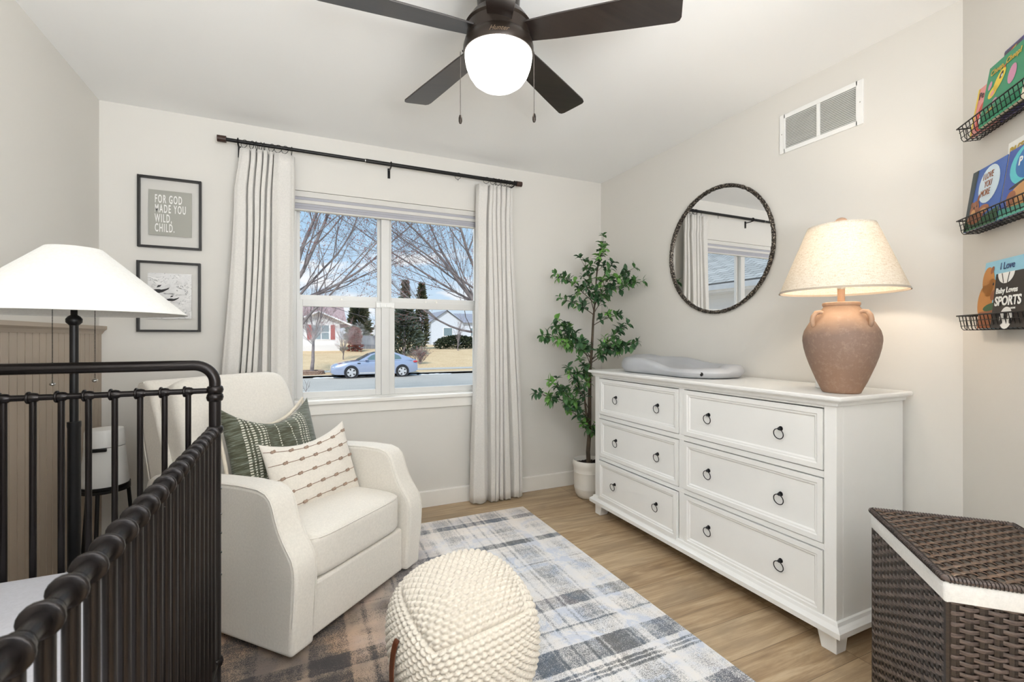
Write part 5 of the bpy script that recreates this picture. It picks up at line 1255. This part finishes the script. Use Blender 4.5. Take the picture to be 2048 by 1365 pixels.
bare_tree('bare_tree', 'young bare street tree in a round stone ring, before the white house', (.68, 29.5, -.95),
          [((.68, 29.5, -.95), (0, 0, 1), 2.0, .13), ((.69, 29.5, .9), (-.3, 0, 1), 1.1, .04), ((.69, 29.5, 1.0), (.35, 0, 1), 1.2, .04), ((.69, 29.5, .8), (-.7, .2, .8), .9, .028), ((.69, 29.5, .9), (.7, -.2, .8), .9, .028)], 5, twig=.0038, depth=5, buds=.014, spread=.7, kids=2, thin=.5)
m = MB(); rnd = random.Random(6)
for lay in range(3):
    for q in range(22):
        a = 2 * PI * (q + .5 * (lay % 2)) / 22; r = .62 - lay * .02; m.puff((r * math.cos(a), r * math.sin(a), .05 + lay * .085), (.20, .20, .09), 2, 4)
tag(m.build('stone_ring', mat('ring_stone', (150, 128, 116), .9, var=.25, scale=6), loc=(.68, 29.5, -.99)), 'round ring of stacked stones at the foot of the street tree', 'planter ring')
bare_tree('bare_sapling', 'small bare sapling on the lawn right of the white house', (2.93, 36, lz(36)), [((2.93, 36, lz(36)), (0, 0, 1), 1.0, .05), ((2.93, 36, .4), (.4, 0, 1), .9, .03), ((2.93, 36, .4), (-.4, 0, 1), .9, .03)], 9, twig=.009, depth=3, buds=.025, kids=3, spread=.7, cat='tree')
bare_tree('bare_shrub', 'low many-stemmed bare shrub on the lawn right of the car', (7.85, 33, lz(33)), [((7.85, 33, lz(33)), (dx, rnd.uniform(-.4, .4), 1), .50, .028) for dx in (-.8, -.4, 0, .4, .8, .2, -.2)], 12, twig=.007, depth=3, buds=.02, kids=3, spread=.6, cat='shrub')
bare_tree('bare_sapling', 'thin bare sapling standing before the dark hedge', (13.3, 41, lz(41)), [((13.3, 41, lz(41)), (0, 0, 1), 1.3, .05)], 14, twig=.01, depth=3, buds=.02, cat='tree')
tw_ = thing('bare_twig_plant', 'tiny bare twig plant low behind the left window pane', 'shrub', (.085, 6.9, -.50))
m = MB().tube([(0, 0, 0), (.01, 0, .5), (.0, 0, .93), (.01, 0, 1.02), (.03, 0, 1.09)], [.010, .008, .005, .003, .002], 6)
for a_, b_ in (((0, 0, .93), (-.045, 0, 1.03)), ((0, 0, .95), (.05, .02, 1.02)), ((.01, 0, 1.02), (-.02, 0, 1.10)), ((-.02, 0, .98), (-.07, 0, 1.0)), ((.03, 0, .99), (.05, 0, 1.08)), ((0, 0, .90), (.04, 0, .95))): m.tube([a_, b_], [.003, .0015], 4)
m.build('stem', M_wb, tw_)

# ---- evergreens: each a core with many short needle sprays
def evergreen(name, label, base, h_, r_, seed, cols, n=1500, shape=1.0, cat='tree', spray=.45, group=None, flat=False):
    rnd = random.Random(seed); t = thing(name, label, cat, base, 0, group); m = MB()
    for q in range(n):
        s_ = rnd.random() ** .8; a = rnd.random() * 2 * PI
        if flat: rr = 1.0; z = h_ * (rnd.random() ** .7); ex = (1 - (z / h_) ** 3) ** .5; R_ = (r_[0] * ex, r_[1] * ex)
        else: z = h_ * (.03 + .97 * s_); k2 = (1 - s_) ** shape * (.35 + .65 * min(1, s_ * 7)) + .02; R_ = (r_[0] * k2, r_[1] * k2)
        rr = rnd.uniform(.45, 1.0); p = Vector((R_[0] * rr * math.cos(a), R_[1] * rr * math.sin(a), z))
        if flat: p.x = R_[0] * rnd.uniform(-1, 1); p.y = R_[1] * rnd.uniform(-1, 1)
        d = Vector((math.cos(a), math.sin(a), rnd.uniform(-.2, .9))).normalized(); L_ = spray * rnd.uniform(.5, 1.1); w_ = L_ * .16
        s2 = d.orthogonal().normalized(); s3 = d.cross(s2)
        m.cur = 0 if rnd.random() < .6 else 1
        for k3 in range(3):
            an = PI * k3 / 3; sd = s2 * math.cos(an) + s3 * math.sin(an)
            m.add([p - sd * w_ * .6, p + d * L_ * .5 - sd * w_, p + d * L_, p + d * L_ * .5 + sd * w_, p + sd * w_ * .6], [(0, 1, 2, 3, 4)])
    m.build('foliage', cols, t, smooth=False)
    MB().tube([(0, 0, 0), (0, 0, h_ * (.5 if flat else .9))], [max(.05, min(r_) * .08), .03], 8).build('trunk', M_wb, t)
    return t
G = [mat(n, c, .9, var=.2, scale=3) for n, c in (('needle_dark', (84, 92, 68)), ('needle_mid', (112, 112, 82)), ('needle_blue', (122, 136, 126)), ('needle_brown', (134, 116, 90)), ('needle_deep', (44, 60, 40)))]
evergreen('arborvitae', 'tall narrow evergreen, left one of the pair behind the spruce', (9.1, 44, .08), 6.4, (.7, .7), 1, [G[0], G[3]], 1800, .75, spray=.4)
evergreen('arborvitae', 'tall narrow evergreen, right one of the pair behind the spruce', (10.75, 44.4, .08), 6.3, (.7, .7), 2, [G[0], G[1]], 1800, .75, spray=.4)
evergreen('spruce', 'broad blue-green spruce behind the window mullion, right of the car', (7.75, 38, lz(38)), 4.6, (1.7, 1.5), 3, [G[2], G[0]], 2200, .8, spray=.45)
evergreen('evergreen_tree', 'dark leaning evergreen behind the fence and the white house', (6.15, 55, .2), 4.9, (1.5, 1.5), 4, [G[0], G[1]], 1600, .5, spray=.6)
evergreen('hedge', 'long dark green clipped hedge before the pale house', (14.2, 44, lz(44)), 1.25, (2.3, .8), 5, [G[4], G[0]], 2600, 1, cat='hedge', spray=.3, flat=True)
evergreen('dry_bush', 'rust brown twiggy bush against the corner of the white house', (4.3, 41.3, lz(41.3)), 2.0, (.55, .5), 6, [M_bud, mat('dry_leaf', (140, 86, 70), .9, var=.2)], 700, .4, cat='shrub', spray=.3, flat=True)
